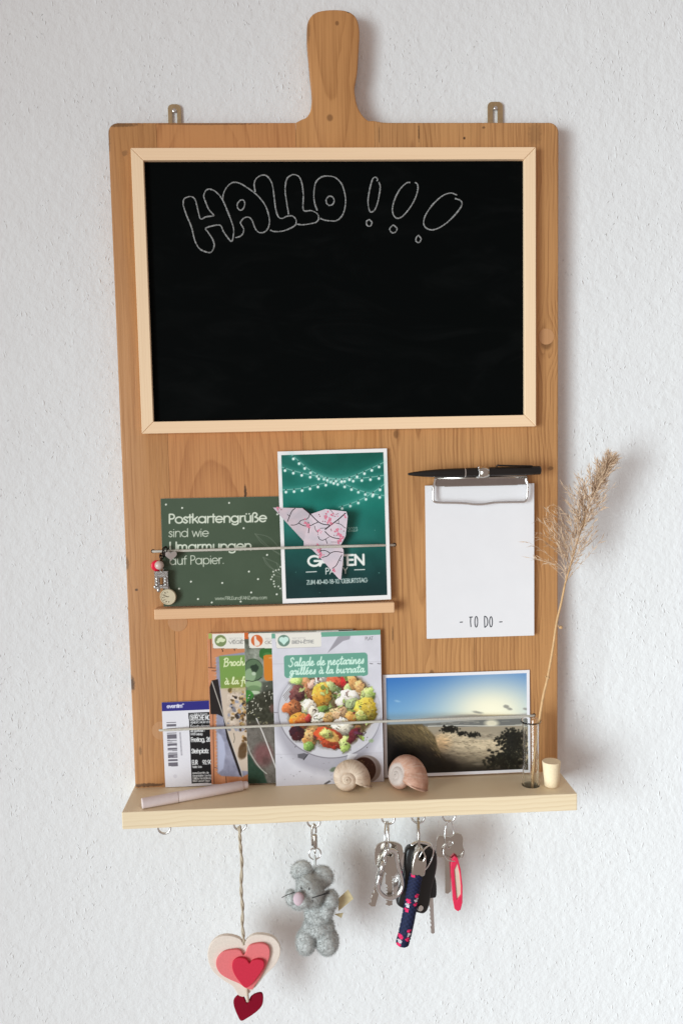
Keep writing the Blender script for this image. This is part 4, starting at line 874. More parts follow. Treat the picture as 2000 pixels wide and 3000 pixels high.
    def bush(x, y, rx, ry, n):
        for k in range(n):
            a_ = gb.normal(0, .5), gb.normal(0, .45); c.ell(x+a_[0]*rx, y+a_[1]*ry, gb.uniform(.03, .09)*rx+3, gb.uniform(.03, .09)*rx+3, np.array((18, 18, 13))*gb.uniform(.6, 1.9), .85, 0, 6)
    bush(540, 588, 60, 30, 110); bush(628, 620, 34, 18, 60); bush(712, 630, 44, 20, 70); bush(1000, 640, 70, 60, 170); bush(1005, 730, 100, 116, 380); bush(960, 830, 140, 70, 200); bush(1070, 640, 30, 12, 26); bush(905, 660, 26, 20, 24); bush(90, 525, 20, 12, 14)
    for k in range(70): 
        x, y = gb.uniform(860, 1110), gb.uniform(700, 880); c.stroke([(x, y), (x+3, y+4)], 3, (150, 148, 132), gb.uniform(.1, .55))
    # white border
    d = np.minimum.reduce([c.u*148, (1-c.u)*148, c.v*104, (1-c.v)*104]); c.over((d < 2.9)*1.0, (238, 236, 240))

card('greeting_postcard', 'dark green landscape postcard with white lettering about hugs on paper, on the narrow ledge', 'postcard', [(480, 1777), (790, 1769), (467, 1462)], -4.2, -.9,
     [(78, 380), (990, 365), (1012, 1016), (103, 1042)], paint_green, M['print'], size=(144, 102.2))
card('party_invitation', 'upright teal postcard with string lights and garden party lettering on the narrow ledge', 'postcard', [(828, 1768), (1142, 1756), (810, 1325)], -6.6, -2.6,
     [(795, 95), (1463, 73), (1490, 995), (832, 1020)], paint_party, M['print'], size=(103.2, 144))
card('concert_ticket', 'white concert ticket with blue header, barcode and black text panel', 'ticket', [(485, 2308), (620, 2301.5), (480, 2061)], -1.9, -.8,
     [(130, 205), (1660, 150), (1690, 1720), (165, 1815)], paint_ticket, M['print'], size=(80, 83.5), step=.4, dz=.6)
card('recipe_card', 'recipe card with green title box and skewers, beside the concert ticket', 'recipe card', [(620, 2299), (840, 2291), (613, 1855)], -3.4, -1.8,
     [(115, 125), (1668, 60), (1720, 2250), (155, 2315)], paint_r1, M['print'], size=(104, 148), group='recipe cards standing on the shelf', dz=.4)
card('recipe_card', 'recipe card with orange emblem, green jar and seed-topped dish, between two other recipe cards', 'recipe card', [(727, 2297), (940, 2289), (720, 1851)], -5.6, -2.8,
     [(650, 105), (2203, 40), (2240, 2240), (682, 2310)], paint_r2, M['print'], size=(104, 148), group='recipe cards standing on the shelf', dz=.4)
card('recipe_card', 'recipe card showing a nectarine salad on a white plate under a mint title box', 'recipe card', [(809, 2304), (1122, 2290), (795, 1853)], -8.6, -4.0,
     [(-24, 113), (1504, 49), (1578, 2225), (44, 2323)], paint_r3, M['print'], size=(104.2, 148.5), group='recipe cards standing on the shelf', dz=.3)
card('beach_postcard', 'white bordered postcard with a photograph of dunes, sea and low sun', 'postcard', [(1126, 2279), (1546, 2262), (1116, 1974)], -2.6, -.9,
     [(38, 188), (1138, 145), (1133, 915), (70, 948)], paint_beach, M['photo'], size=(144, 102), dz=.3)

# ------------------------------------------------------------------ notepad
nx0, nz0 = 77.5, 138.65
pad = thing('notepad', 'white notepad with TO DO printed at its foot, held in the wire clip', 'notepad', (nx0, -3, nz0))
bm = bmesh.new()
for k in range(5):
    dx, dz_ = random.uniform(-.18, .18), random.uniform(-.15, .15)
    box(bm, nx0+dx, nx0+104.6+dx, -2.0-k*.6-.58, -2.0-k*.6, nz0+dz_, nz0+147.6+dz_)
child(bm_obj('paper_block', bm, M['paper'], None), pad)
bm = bmesh.new()
ZN = zoomer(1120, 1780, 2.904)
for k, s in enumerate(([(656, 125), (682, 123)], [(736, 82), (766, 80)], [(749, 80), (747, 120), (751, 166)], arc(796, -121, 12, 46, 0, 360), [(866, 72), (866, 120), (868, 170)],
          sm((866, 72), (884, 84), (893, 115), (888, 150), (868, 170)), arc(921, -121, 12, 44, 0, 360), [(991, 123), (1018, 121)])):
    s = [(x, abs(y)) for x, y in s]
    tube(bm, [P(x, y, -5.03) for x, y in ZN(s)], .5, 6, flat=.1)
child(bm_obj('lettering', bm, M['ink'], None), pad)
# ------------------------------------------------------------------ pen in the loop
pen = thing('ballpoint_pen', 'black ballpoint pen with a thin silver ring, slid through the loop above the notepad', 'pen', pen_a)
pq = tuple(dv)
bm = bmesh.new(); k = plen/129.0
lathe(bm, [(0, 0), (1.0, 0), (1.15, .8), (1.9, 5), (2.9, 14), (3.7, 26), (4.1, 40), (4.2, 53)], pen_a, 28, pq); child(bm_obj('tip_section', bm, M['penblack'], None, True), pen)
bm = bmesh.new(); lathe(bm, [(3.9, 53.0), (4.35, 53.05), (4.35, 54), (3.9, 54.05)], pen_a, 28, pq); child(bm_obj('silver_ring', bm, M['chrome'], None), pen)
bm = bmesh.new(); lathe(bm, [(4.2, 54.1), (4.3, 70), (4.3, 110), (4.15, plen-.8), (3.6, plen), (0, plen)], pen_a, 28, pq); o = child(bm_obj('barrel', bm, M['penblack'], None, True), pen); flat_edges(o, 30)
bm = bmesh.new(); s = np.array(pen_a)+dv*(plen*.66)
tube(bm, [s+np.array([0, -2.0, 4.6]), s+dv*1.5+np.array([0, -2.5, 6]), s+dv*4+np.array([0, -2.5, 5.6]), s+dv*34+np.array([0, -3.4, 4.2])], .8, 6); child(bm_obj('pocket_clip', bm, M['penblack'], None, True), pen)

# ------------------------------------------------------------------ origami butterfly
ZB = zoomer(780, 1470, 5.6)
bp = {'a': (110, 95, -15), 'b': (610, 105, -12.5), 'c': (720, 205, -10.5), 'd': (970, 120, -12), 'e': (1310, 160, -16), 'f': (1335, 240, -16), 'h': (1300, 560, -13.5), 'i': (1215, 720, -11.5), 'j': (1262, 780, -11.0), 'k': (1268, 835, -11.2),
      'm': (1225, 1282, -12.5), 'n': (1190, 1265, -12.2), 'o': (880, 915, -10.2), 'p': (750, 782, -9.6), 'q': (615, 740, -9.6), 'r': (613, 645, -9.8), 's': (330, 340, -12.5), 'C2': (1050, 380, -13.2), 'C3': (850, 560, -10.6)}
tri = ['s a b', 's b c', 's c r', 'r c C3', 'c C2 C3', 'c d C2', 'd e C2', 'C2 f h', 'C2 h C3', 'C3 h i', 'r C3 q', 'q C3 p', 'p C3 i', 'p i j', 'p j o', 'o j k', 'o k m', 'o m n', 'C2 e f']
t = NT('blossom_paper'); c = t.coord()
bmat = t.set(t.mix(t.ramp(t.noise(c, .12, 3), .35, .7), L4((204, 193, 201)), L4((218, 199, 206))), .7, 0, .25)
bf = thing('origami_butterfly', 'folded paper butterfly in pink blossom paper, tucked behind the elastic on the teal card', 'origami butterfly', P(*ZB([(850, 780)])[0], -9.5))
def bpt(k): x, y, d = bp[k]; return np.array(P(*ZB([(x, y)])[0], d))
bm = bmesh.new(); vs = {k: bm.verts.new(Vector(bpt(k))*MM) for k in bp}
for s in tri: bm.faces.new([vs[k] for k in s.split()])
o = child(bm_obj('folded_paper', bm, bmat, None), bf)
sd = o.modifiers.new('thickness', 'SOLIDIFY'); sd.thickness = .5*MM; sd.offset = 0
def bdepth(x, y):
    best = None
    for s in tri:
        (x0, y0, d0), (x1, y1, d1), (x2, y2, d2) = [bp[k] for k in s.split()]
        det = (y1-y2)*(x0-x2)+(x2-x1)*(y0-y2)
        l0 = ((y1-y2)*(x-x2)+(x2-x1)*(y-y2))/det; l1 = ((y2-y0)*(x-x2)+(x0-x2)*(y-y2))/det; l2 = 1-l0-l1
        mn = min(l0, l1, l2)
        if best is None or mn > best[0]: best = (mn, l0*d0+l1*d1+l2*d2)
    return best
M['branch'] = plain('printed_branch', (44, 36, 40), .7, 0, .25); M['blossom'] = plain('printed_blossom', (222, 128, 150), .7, 0, .25, var=.2, vscale=.8); M['bloomdark'] = plain('printed_blossom_heart', (140, 72, 92), .7, 0, .25, var=.2)
br = [((475, 105), (420, 150), (375, 250), (345, 325), 9), ((345, 205), (380, 240), 6), ((600, 100), (720, 200), (850, 325), (940, 368), (1040, 380), 13), ((400, 382), (470, 380), (530, 350), (570, 305), (660, 285), (700, 245), (708, 205), 8),
      ((530, 350), (620, 395), (720, 392), (790, 360), (850, 335), 8), ((690, 330), (700, 420), (690, 515), 10), ((790, 390), (810, 460), (850, 510), 7), ((880, 435), (980, 430), 6), ((960, 485), (1040, 560), (1130, 595), (1230, 605), 12),
      ((850, 560), (870, 610), (930, 630), (1030, 575), 8), ((975, 615), (1000, 690), 8), ((1130, 345), (1220, 370), (1280, 420), (1305, 435), 8), ((1185, 300), (1185, 355), 7), ((1040, 125), (1080, 165), (1110, 215), 7),
      ((880, 730), (890, 800), (880, 880), 10), ((910, 915), (1000, 890), (1048, 845), (1130, 818), (1255, 832), 8), ((850, 815), (960, 800), (1048, 845), 8), ((1240, 868), (1200, 940), (1145, 1045), (1080, 1095), 9), ((1205, 955), (1225, 975), 6), ((1060, 660), (1210, 660), 6), ((1300, 185), (1180, 290), (1050, 385), (960, 455), 13)]
bm = bmesh.new()
for q in br:
    wd = q[-1]; pts = [tuple(v) for v in smoothline(q[:-1], 4)]
    tube(bm, [P(*ZB([(x, y)])[0], bdepth(x, y)[1]-.26) for x, y in pts], wd/5.6/3/2*1.7, 5, flat=.12)
child(bm_obj('branch_print', bm, M['branch'], None), bf)
bm = bmesh.new(); bm2 = bmesh.new()
g2 = np.random.default_rng(3)
def petal(b_, x, y, r):
    pts = []
    mn, d = bdepth(x, y)
    if mn < -.02: return
    vs_ = [b_.verts.new(Vector(P(*ZB([(x+r*math.cos(a_)*g2.uniform(.7, 1.1), y+r*math.sin(a_)*g2.uniform(.7, 1.1))])[0], d-.30-g2.uniform(0, .06)))*MM) for a_ in np.linspace(0, 6.28, 8)[:-1]]
    b_.faces.new(vs_)
for (cx, cy, n, sp) in ((965, 225, 9, 40), (1040, 300, 10, 45), (1060, 345, 8, 30), (1110, 215, 6, 40), (670, 340, 8, 32), (685, 410, 5, 30), (875, 495, 5, 26), (1165, 460, 7, 32), (1205, 520, 9, 45), (1240, 580, 10, 40), (1200, 640, 7, 40), (870, 780, 9, 45), (900, 850, 7, 40), (835, 730, 4, 24), (1095, 1110, 4, 24), (1300, 235, 4, 20), (190, 120, 5, 26)):
    for k in range(n): petal(bm, cx+g2.normal(0, sp*.6), cy+g2.normal(0, sp*.6), g2.uniform(11, 25))
for (cx, cy) in ((865, 210), (880, 238), (985, 200), (1085, 230), (1130, 240), (1150, 205), (1175, 195), (925, 322), (965, 325), (1060, 450), (1068, 475), (1170, 445), (1270, 480), (1112, 550), (1150, 550), (820, 720), (880, 725), (850, 790), (245, 130), (205, 170), (180, 115), (850, 530), (1270, 575), (1100, 1130)):
    petal(bm2, cx, cy, 11)
child(bm_obj('blossom_print', bm, M['blossom'], None), bf)['kind'] = 'stuff'; child(bm_obj('blossom_heart_print', bm2, M['bloomdark'], None), bf)['kind'] = 'stuff'

# ------------------------------------------------------------------ charm pendant on the cord
ZH = zoomer(430, 1580, 7.84)
zp = lambda x, y, Y: P(*ZH([(x, y)])[0], Y)
def heart2(cx, cz, w_, h_, n=40, rot=0.0, notch=1.0):
    out = []
    for i in range(n):
        a = 2*math.pi*i/n; x = math.sin(a)**3; y = (13*math.cos(a)-5*math.cos(2*a)*notch-2*math.cos(3*a)-math.cos(4*a))/16
        x, y = x*w_/2, (y+.15)*h_/2/1.0
        out.append((cx+x*math.cos(rot)-y*math.sin(rot), cz+x*math.sin(rot)+y*math.cos(rot)))
    return out
ch = thing('charm_pendant', 'small silver charms with pearl, arch tower and clock face on the upper cord', 'charm pendant', zp(400, 1400, -8))
bm = bmesh.new()
for i, (x, y, a) in enumerate(((415, 250, 20), (385, 320, 70), (350, 385, 30), (330, 430, 80))):
    q = zp(x, y, -8.0); tube(bm, torus_pts(q, 2.1, 2.8, (math.cos(R(a)), math.sin(R(a)), 0), (0, .2, 1), 14), .55, 6, True)
q = zp(440, 275, -7.4); tube(bm, torus_pts(q, 4.0, 4.6, (.25, 1, 0), (0, 0, 1), 18), .6, 6, True)
child(bm_obj('chain', bm, M['darkmetal'], None, True), ch)
q = zp(565, 385, -8.6); bm = bmesh.new(); prism(bm, heart2(q[0], q[2], 11, 10), -10.4, -6.8, 'Y', bev=1.3, seg=3); child(bm_obj('silver_heart', bm, M['chrome'], None, True), ch)
q = zp(230, 605, -6.0); bm = bmesh.new(); lathe(bm, [(0, -1.2), (4, -1.2), (5.2, -.6), (5.2, .6), (4, 1.2), (0, 1.2)], q, 24, (.2, -1, 0)); child(bm_obj('red_bead', bm, plain('red_enamel', (232, 26, 62), .3), None, True), ch)
q = zp(292, 595, -9.5); bm = bmesh.new(); ball(bm, q, 4.3, 3); child(bm_obj('pearl', bm, plain('pearl', (206, 186, 176), .22, 0, .6, var=.05), None, True), ch)
bm = bmesh.new(); tq = zp(350, 920, -7)
hw, hh_ = 6.2, 8.0
arch = [(tq[0]-1.9, tq[2]-hh_*.62)]+[(tq[0]+1.9*math.cos(a), tq[2]+1.2+2.2*math.sin(a)) for a in np.linspace(math.pi, 0, 9)]+[(tq[0]+1.9, tq[2]-hh_*.62)]
prism(bm, [(tq[0]-hw, tq[2]-hh_), (tq[0]+hw, tq[2]-hh_), (tq[0]+hw*.96, tq[2]+hh_), (tq[0]-hw*.96, tq[2]+hh_)], -10, -5, 'Y', holes=[arch], bev=.0)
for zz, ww in ((hh_-.4, 1.07), (hh_-2.4, 1.04), (2.8, 1.02)): box(bm, tq[0]-hw*ww, tq[0]+hw*ww, -10.6, -4.6, tq[2]+zz-.5, tq[2]+zz+.6, .2, 1)
for sx in (-1, 1):
    for zz in (-4.6, -1.4, 1.2): ball(bm, (tq[0]+sx*4.0, -10.1, tq[2]+zz), 1.5, 2, (1, .7, 1.1))
    box(bm, tq[0]+sx*4.2-2.2, tq[0]+sx*4.2+2.2, -10.9, -4.4, tq[2]-hh_-.6, tq[2]-hh_+1.8, .3, 1)
ball(bm, (tq[0]-6.0, -9.5, tq[2]-6.4), 1.7, 2); ball(bm, (tq[0]-3.0, -9.6, tq[2]-9.4), 1.8, 2, (1, .8, 1.4)); ball(bm, (tq[0]+.2, -9.5, tq[2]-5.4), 1.3, 2)
tube(bm, torus_pts((tq[0]+.4, -8, tq[2]+hh_+1.4), 1.6, 1.7, (1, 0, 0), (0, 0, 1), 12), .5, 6, True)
child(bm_obj('arch_tower', bm, M['antique'], None), ch)
q = zp(495, 1320, -8.0)
bm = bmesh.new(); lathe(bm, [(0, 1.4), (7.2, 1.4), (7.7, .8), (7.7, -.8), (7.3, -1.4), (6.7, -1.4), (6.5, -.9), (0, -.9)], q, 40, (.12, 1, .05)); cd = child(bm_obj('clock_disc', bm, plain('ivory_enamel', (202, 188, 158), .35, 0, .5, var=.06), None, True), ch); flat_edges(cd, 30)
bm = bmesh.new()
for k in range(12):
    a = R(k*30+5); x0, z0_ = q[0]+5.4*math.cos(a), q[2]+5.4*math.sin(a); x1, z1_ = q[0]+4.3*math.cos(a), q[2]+4.3*math.sin(a); tube(bm, [(x0, q[1]-1.0-(x0-q[0])*-.12, z0_), (x1, q[1]-1.0-(x1-q[0])*-.12, z1_)], .34, 4)
for a, l_ in ((160, 4.2), (32, 3.4)): tube(bm, [(q[0], q[1]-1.1, q[2]), (q[0]+l_*math.cos(R(a)), q[1]-1.1+l_*math.cos(R(a))*.12, q[2]+l_*math.sin(R(a)))], .26, 4)
child(bm_obj('clock_marks', bm, plain('clock_ink', (110, 98, 80), .6), None), ch)
bm = bmesh.new(); tube(bm, torus_pts((q[0]-.2, -8, q[2]+8.6), 1.6, 1.4, (1, 0, 0), (0, 0, 1), 12), .5, 6, True); child(bm_obj('jump_ring', bm, M['antique'], None, True), ch)

# ------------------------------------------------------------------ chalk marker on the shelf
ra = 5.0
ma = PZ(415, 2356, ra); mb = PZ(727, 2291, ra)
ma = (ma[0], max(ma[1], -DEP+ra+1.0), ra); mb = (mb[0], min(mb[1], -14.2), ra)
mk = thing('chalk_marker', 'pale pink-white capped marker pen lying across the shelf below the ticket', 'marker pen', (ma[0], ma[1], 0))
md = np.array(mb)-np.array(ma); ml = float(np.linalg.norm(md)); md = tuple(md/ml)
bm = bmesh.new(); cl_ = ml*.325
lathe(bm, [(0, 0), (4.2, 0), (4.7, .5), (5.0, cl_-.2), (5.0, cl_)], ma, 32, md); o = child(bm_obj('cap', bm, M['marker'], None, True), mk); flat_edges(o, 35)
bm = bmesh.new(); lathe(bm, [(4.6, cl_+.05), (4.75, cl_+.4), (4.8, ml*.6), (4.55, ml-6), (4.3, ml-5.6), (4.25, ml-5.2), (3.5, ml-5.0), (3.4, ml-.8), (3.0, ml), (0, ml)], ma, 32, md); o = child(bm_obj('barrel', bm, M['marker'], None, True), mk); flat_edges(o, 35)

# ------------------------------------------------------------------ snail shells
def shell_mesh(bm, turns=4.0, Rmax=17.0, handed=1):
    """spiral shell: apex on +Z, mouth at the last whorl; returned in mm about its own centre"""
    nu, nv = 170, 26; rings = []
    b = math.log(15.0)/(turns*2*math.pi)
    for i in range(nu+1):
        th = turns*2*math.pi*i/nu; s = math.exp(b*(th-turns*2*math.pi))
        rc = Rmax*.60*s; rt = Rmax*.49*s; zc = -Rmax*.66*s
        if i > nu-12: rt *= 1+.05*((i-nu+12)/12)**2
        ring = []
        for j in range(nv):
            a = 2*math.pi*j/nv; ro = rc+rt*math.cos(a)*1.0; zo = zc+rt*math.sin(a)*1.12+rt*.25*math.cos(a)*-.6
            ring.append(bm.verts.new(Vector((ro*math.cos(handed*th), ro*math.sin(handed*th), zo))*MM))
        rings.append(ring)
    for a, b_ in zip(rings[:-1], rings[1:]):
        for j in range(nv): bm.faces.new((a[j], a[(j+1) % nv], b_[(j+1) % nv], b_[j]))
    bm.faces.new(rings[0])
    # inside of the mouth
    last = rings[-1]; inn = []
    th = turns*2*math.pi
    cx = sum((v.co for v in last), Vector())/nv
    prev = last
    for k in (1, 2, 3):
        ring = [bm.verts.new(cx+(v.co-cx)*(1-.07*k)+Vector((-math.sin(th), math.cos(th), 0))*(-handed*1.5*k*MM)) for v in last]
        for j in range(nv): bm.faces.new((prev[j], prev[(j+1) % nv], ring[(j+1) % nv], ring[j]))
        prev = ring
    bm.faces.new(prev)
def shell_mat(name, a_, b_, cdark, tip=None):
    t = NT(name); c = t.coord(); n1 = t.noise(c, .12, 4, .6); X, Y, Z = t.sep(c)
    r = t.m('SQRT', t.m('ADD', t.m('MULTIPLY', X, X), t.m('MULTIPLY', Y, Y)))
    th = t.m('ARCTAN2', Y, X)
    gr = t.noise(t.comb(t.m('MULTIPLY', th, 9.0), t.m('MULTIPLY', r, .12), 0.0), 1.0, 3, .6)
    cc = t.mix(t.ramp(n1, .3, .7), L4(a_), L4(b_)); cc = t.mix(t.m('MULTIPLY', t.ramp(gr, .45, .75), .45), cc, L4(cdark))
    if tip: cc = t.mix(t.m('MULTIPLY', t.m('SUBTRACT', 1.0, t.ramp(t.m('ADD', r, t.m('MULTIPLY', n1, 3.0)), 10.5, 14.0)), .8), cc, L4(tip))
    t.bump(t.m('ADD', gr, t.m('MULTIPLY', n1, .5)), .8, .6)
    return t.set(cc, .5, 0, .4)
def shell(label, px, py, Rm, rot, mat, mirror=1):
    bm = bmesh.new(); shell_mesh(bm, 3.4, Rm, mirror)
    bmesh.ops.recalc_face_normals(bm, faces=bm.faces)
    Mr = rot.to_matrix().to_4x4() if hasattr(rot, 'to_matrix') else rot
    zmin = min((Mr@v.co).z for v in bm.verts)
    ctr = sum((Mr@v.co for v in bm.verts), Vector())/len(bm.verts)
    o = bm_obj('snail_shell', bm, mat, None, True)
    y_ = -28.0
    q = None
    for _ in range(1):
        q = P(px, py, y_)
    o.matrix_world = Matrix.Translation(Vector(((q[0])*MM-ctr.x, y_*MM-ctr.y, -zmin+.0001))) @ Mr
    return tag(o, label, 'snail shell', 'snail shells on the shelf')
from mathutils import Euler
def aim(ax, roll):                              # rotation that turns +Z to the given direction, rolled about it
    return Vector(ax).normalized().to_track_quat('Z', 'Y') @ Euler((0, 0, R(roll))).to_quaternion()
sm1 = shell_mat('bleached_shell', (222, 202, 180), (200, 174, 150), (160, 136, 116)); sm2 = shell_mat('rosy_shell', (202, 158, 136), (172, 124, 100), (204, 184, 168), (192, 184, 178))
shell('cream snail shell with its spiral facing outward, in front of the salad recipe', 1020, 2280, 20.0, aim((-.12, -1.0, .22), 120), sm1, -1)
shell('rosy brown snail shell lying on its side by the beach postcard', 1169, 2270, 23.0, aim((-.80, -.52, .34), 128), sm2, -1)

# ------------------------------------------------------------------ glass tube with a dry reed
tubeo = thing('test_tube', 'clear glass test tube standing through a hole in the shelf', 'test tube', (TX, TY, -28))
t = NT('clear_glass'); gm_ = t.set((.97, .985, .98, 1), .01, 0, .5); t.bsdf.inputs['Transmission Weight'].default_value = 1.0; t.bsdf.inputs['IOR'].default_value = 1.46
bm = bmesh.new(); zt = 63.0
outer = [(TR*math.sin(a), -20-TR*math.cos(a)*1.0) for a in np.linspace(0, math.pi/2, 8)]
prof = outer+[(TR, zt-3), (TR+.4, zt-2), (TR+2.0, zt-.8), (TR+2.1, zt-.1), (TR+1.4, zt), (TR-.6, zt-1.4), (TR-1.1, zt-3)]
ri = TR-1.1; prof += [(ri, -20)]+[(ri*math.sin(a), -20-ri*math.cos(a)) for a in np.linspace(math.pi/2, 0, 8)][1:]
prof = [(max(0, r) if r > 1e-4 else 0, h) for r, h in prof]
lathe(bm, prof, (TX, TY, 0), 40); child(bm_obj('glass', bm, gm_, None, True), tubeo)

reed = thing('dry_reed', 'dried beige reed grass with a feathery plume standing in the glass tube', 'dried reed', (TX, TY, -18))
straw = plain('reed_straw', (206, 166, 120), .6, 0, .3, var=.14, vscale=.3); plume_m = plain('reed_plume', (206, 178, 150), .85, 0, .15, var=.22, vscale=.5)
sp = [(1557, 2310, -26), (1561, 2250, -28), (1570, 2180, -29), (1579, 2110, -29), (1590, 2040, -28), (1603, 1985, -27), (1618, 1900, -26), (1630, 1820, -25), (1642, 1770, -24), (1654, 1710, -23)]
sp3 = [P(x, y, d) for x, y, d in sp]; sp3 = [(TX-4.0, TY+.5, -17)]+sp3
ax_px = [(1654, 1710, -23), (1674, 1640, -22), (1692, 1580, -21), (1712, 1520, -21), (1732, 1462, -21), (1756, 1408, -21), (1783, 1352, -22)]
axis3 = smoothline([P(*q) for q in ax_px], 8)
bm = bmesh.new(); st_all = smoothline(sp3, 5); tube(bm, st_all, list(np.linspace(1.55, .95, len(st_all))), 8); tube(bm, axis3, list(np.linspace(.9, .25, len(axis3))), 6)
for (x, y, d) in ((1603, 1985, -27), (1641, 1838, -25)):
    q = P(x, y, d); lathe(bm, [(1.3, -1.2), (1.9, -.3), (1.9, .5), (1.2, 1.4)], q, 10, (.2, 0, 1)); tube(bm, [(q[0]-1, q[1]-1, q[2]+.4), (q[0]-3.2, q[1]-1.4, q[2]+2.2)], .35, 5)
child(bm_obj('stem', bm, straw, None, True), reed)
bm = bmesh.new(); g3 = np.random.default_rng(11)
def spikelet(b_, p, d, l_, w_):
    d = d/np.linalg.norm(d); s_ = np.cross(d, g3.normal(size=3)); s_ /= np.linalg.norm(s_)
    a_ = b_.verts.new(Vector(p)*MM); c_ = b_.verts.new(Vector(p+d*l_)*MM)
    m1 = b_.verts.new(Vector(p+d*l_*.4+s_*w_)*MM); m2 = b_.verts.new(Vector(p+d*l_*.4-s_*w_)*MM)
    b_.faces.new((a_, m1, c_)); b_.faces.new((a_, c_, m2))
axA = np.array(axis3)
nb = 165
for k in range(nb):
    f = (k+g3.random())/nb; f = f**.9
    i = min(len(axA)-2, int(f*(len(axA)-1))); p0 = axA[i]; tg = axA[i+1]-axA[i]; tg /= np.linalg.norm(tg)
    side = g3.normal(size=3); side -= tg*np.dot(side, tg); side /= np.linalg.norm(side)
    ln_ = (48*(1-f)**.75+8)*g3.uniform(.5, 1.1)
    left = np.array([-1.0, 0, .05])*(1.25*(1-f)**.9)*g3.uniform(0.0, 1.3)
    if g3.random() < .3: left = np.array([.35, 0, .05])*g3.uniform(0, 1)
    d0 = tg*1.1+side*np.array([1, .55, 1])*.42+left
    d0 /= np.linalg.norm(d0); droop = np.array([-.25 if f < .5 else .1, 0, -.35])*(1-f)
    pts = []; p = p0.copy(); d = d0.copy(); ns = 9
    for j in range(ns+1):
        pts.append(p.copy()); p = p+d*ln_/ns; d = d+droop/ns*1.3+g3.normal(size=3)*.05; d /= np.linalg.norm(d)
        if p[1] > 12: p[1] = 12
    tube(bm, pts, list(np.linspace(.24, .10, len(pts))), 3, caps=False)
    for j in range(2, ns+1):
        for r_ in range(2 if f < .75 else 3):
            dd = (pts[j]-pts[j-1])/np.linalg.norm(pts[j]-pts[j-1])+g3.normal(size=3)*.42
            spikelet(bm, pts[j-1]+(pts[j]-pts[j-1])*g3.random(), dd, g3.uniform(4.0, 9.5), g3.uniform(.22, .52))
pl_ = child(bm_obj('plume', bm, plume_m, None), reed); pl_['kind'] = 'stuff'

# ------------------------------------------------------------------ cork
cq = PZ(1614, 2302, 0)
bm = bmesh.new(); lathe(bm, [(0, .05), (6.0, .05), (6.5, .4), (8.6, 23.6), (8.3, 24.1), (0, 24.1)], (cq[0], cq[1], 0), 44)
o = tag(bm_obj('cork_stopper', bm, M['cork'], None, True), 'pale tapered cork stopper standing next to the glass tube', 'cork'); flat_edges(o, 40)

# ------------------------------------------------------------------ heart pendant
def Fp(x, y): return 560+x/3.136, 2350+y/3.136
hp = lambda x, y, Y: P(*Fp(x, y), Y)
felt = lambda n, c_: plain(n, c_, .95, 0, .12, var=.06, vscale=.6, bump=.18, bscale=1.6)
hd = thing('heart_pendant', 'layered felt heart in cream, pink and red hanging on twine from the shelf', 'heart pendant', hp(510, 1990, -26))
twine = plain('twine', (186, 172, 152), .8, 0, .2, var=.18, vscale=.8, bump=.2, bscale=1.0)
bm = bmesh.new(); tw = [hp(440, 225, -26), hp(448, 330, -26), hp(455, 430, -26), hp(466, 560, -26), hp(460, 720, -26), hp(462, 850, -26), hp(474, 980, -26), hp(470, 1120, -26), hp(482, 1240, -27), hp(486, 1310, -28)]
l1 = smoothline(tw, 6)
for ph in (0, math.pi):
    tube(bm, [np.array(p)+np.array([math.cos(i*.55+ph), math.sin(i*.55+ph), 0])*.75 for i, p in enumerate(l1)], 1.05, 7)
tube(bm, torus_pts((EYES[1], EY, EZ-5.0), 2.0, 3.2, (0, 1, 0), (0, 0, 1), 16), 1.0, 6, True)
child(bm_obj('twine', bm, twine, None, True), hd)
def heart_poly(pts, lo, hi, bev): 
    bm = bmesh.new(); prism(bm, [(q[0], q[2]) for q in [hp(x, y, (lo+hi)/2) for x, y in [tuple(v) for v in smoothline(pts, 5, True)]]], lo, hi, 'Y', bev=bev, seg=2); return bm
big = [(485, 1300), (455, 1250), (380, 1220), (290, 1218), (210, 1260), (160, 1340), (158, 1440), (200, 1540), (290, 1620), (370, 1670), (410, 1720), (440, 1765), (500, 1770), (600, 1680), (680, 1580), (770, 1490), (815, 1400), (815, 1310), (760, 1235), (670, 1207), (580, 1210), (515, 1250)]
mid_ = [(487, 1400), (450, 1355), (390, 1350), (300, 1370), (240, 1430), (232, 1500), (270, 1570), (350, 1620), (440, 1660), (500, 1700), (560, 1715), (585, 1680), (640, 1600), (690, 1500), (722, 1400), (715, 1330), (670, 1295), (600, 1295), (530, 1320)]
sml = [(538, 1475), (505, 1435), (440, 1425), (390, 1455), (378, 1510), (400, 1580), (450, 1650), (500, 1700), (560, 1665), (620, 1590), (668, 1510), (665, 1455), (620, 1438), (565, 1450)]
low = [(515, 1840), (480, 1780), (430, 1775), (392, 1815), (395, 1870), (425, 1950), (460, 2002), (520, 1975), (600, 1920), (650, 1865), (663, 1800), (650, 1752), (600, 1755), (550, 1785)]
child(bm_obj('cream_heart', heart_poly(big, -29, -24.5, .9), felt('cream_felt', (228, 214, 202)), None), hd)
child(bm_obj('pink_heart', heart_poly(mid_, -32, -29.05, .7), felt('pink_felt', (228, 122, 124)), None), hd)
child(bm_obj('red_heart', heart_poly(sml, -35, -32.05, .7), felt('red_felt', (206, 52, 74)), None), hd)
child(bm_obj('dark_red_heart', heart_poly(low, -29, -26, .7), felt('dark_red_felt', (132, 14, 38)), None), hd)
bm = bmesh.new(); tube(bm, smoothline([hp(512, 1700, -28), hp(515, 1760, -30.2), hp(520, 1830, -30.2)], 5), 1.5, 7); child(bm_obj('link_twine', bm, felt('link_cord', (206, 188, 170)), None, True), hd)

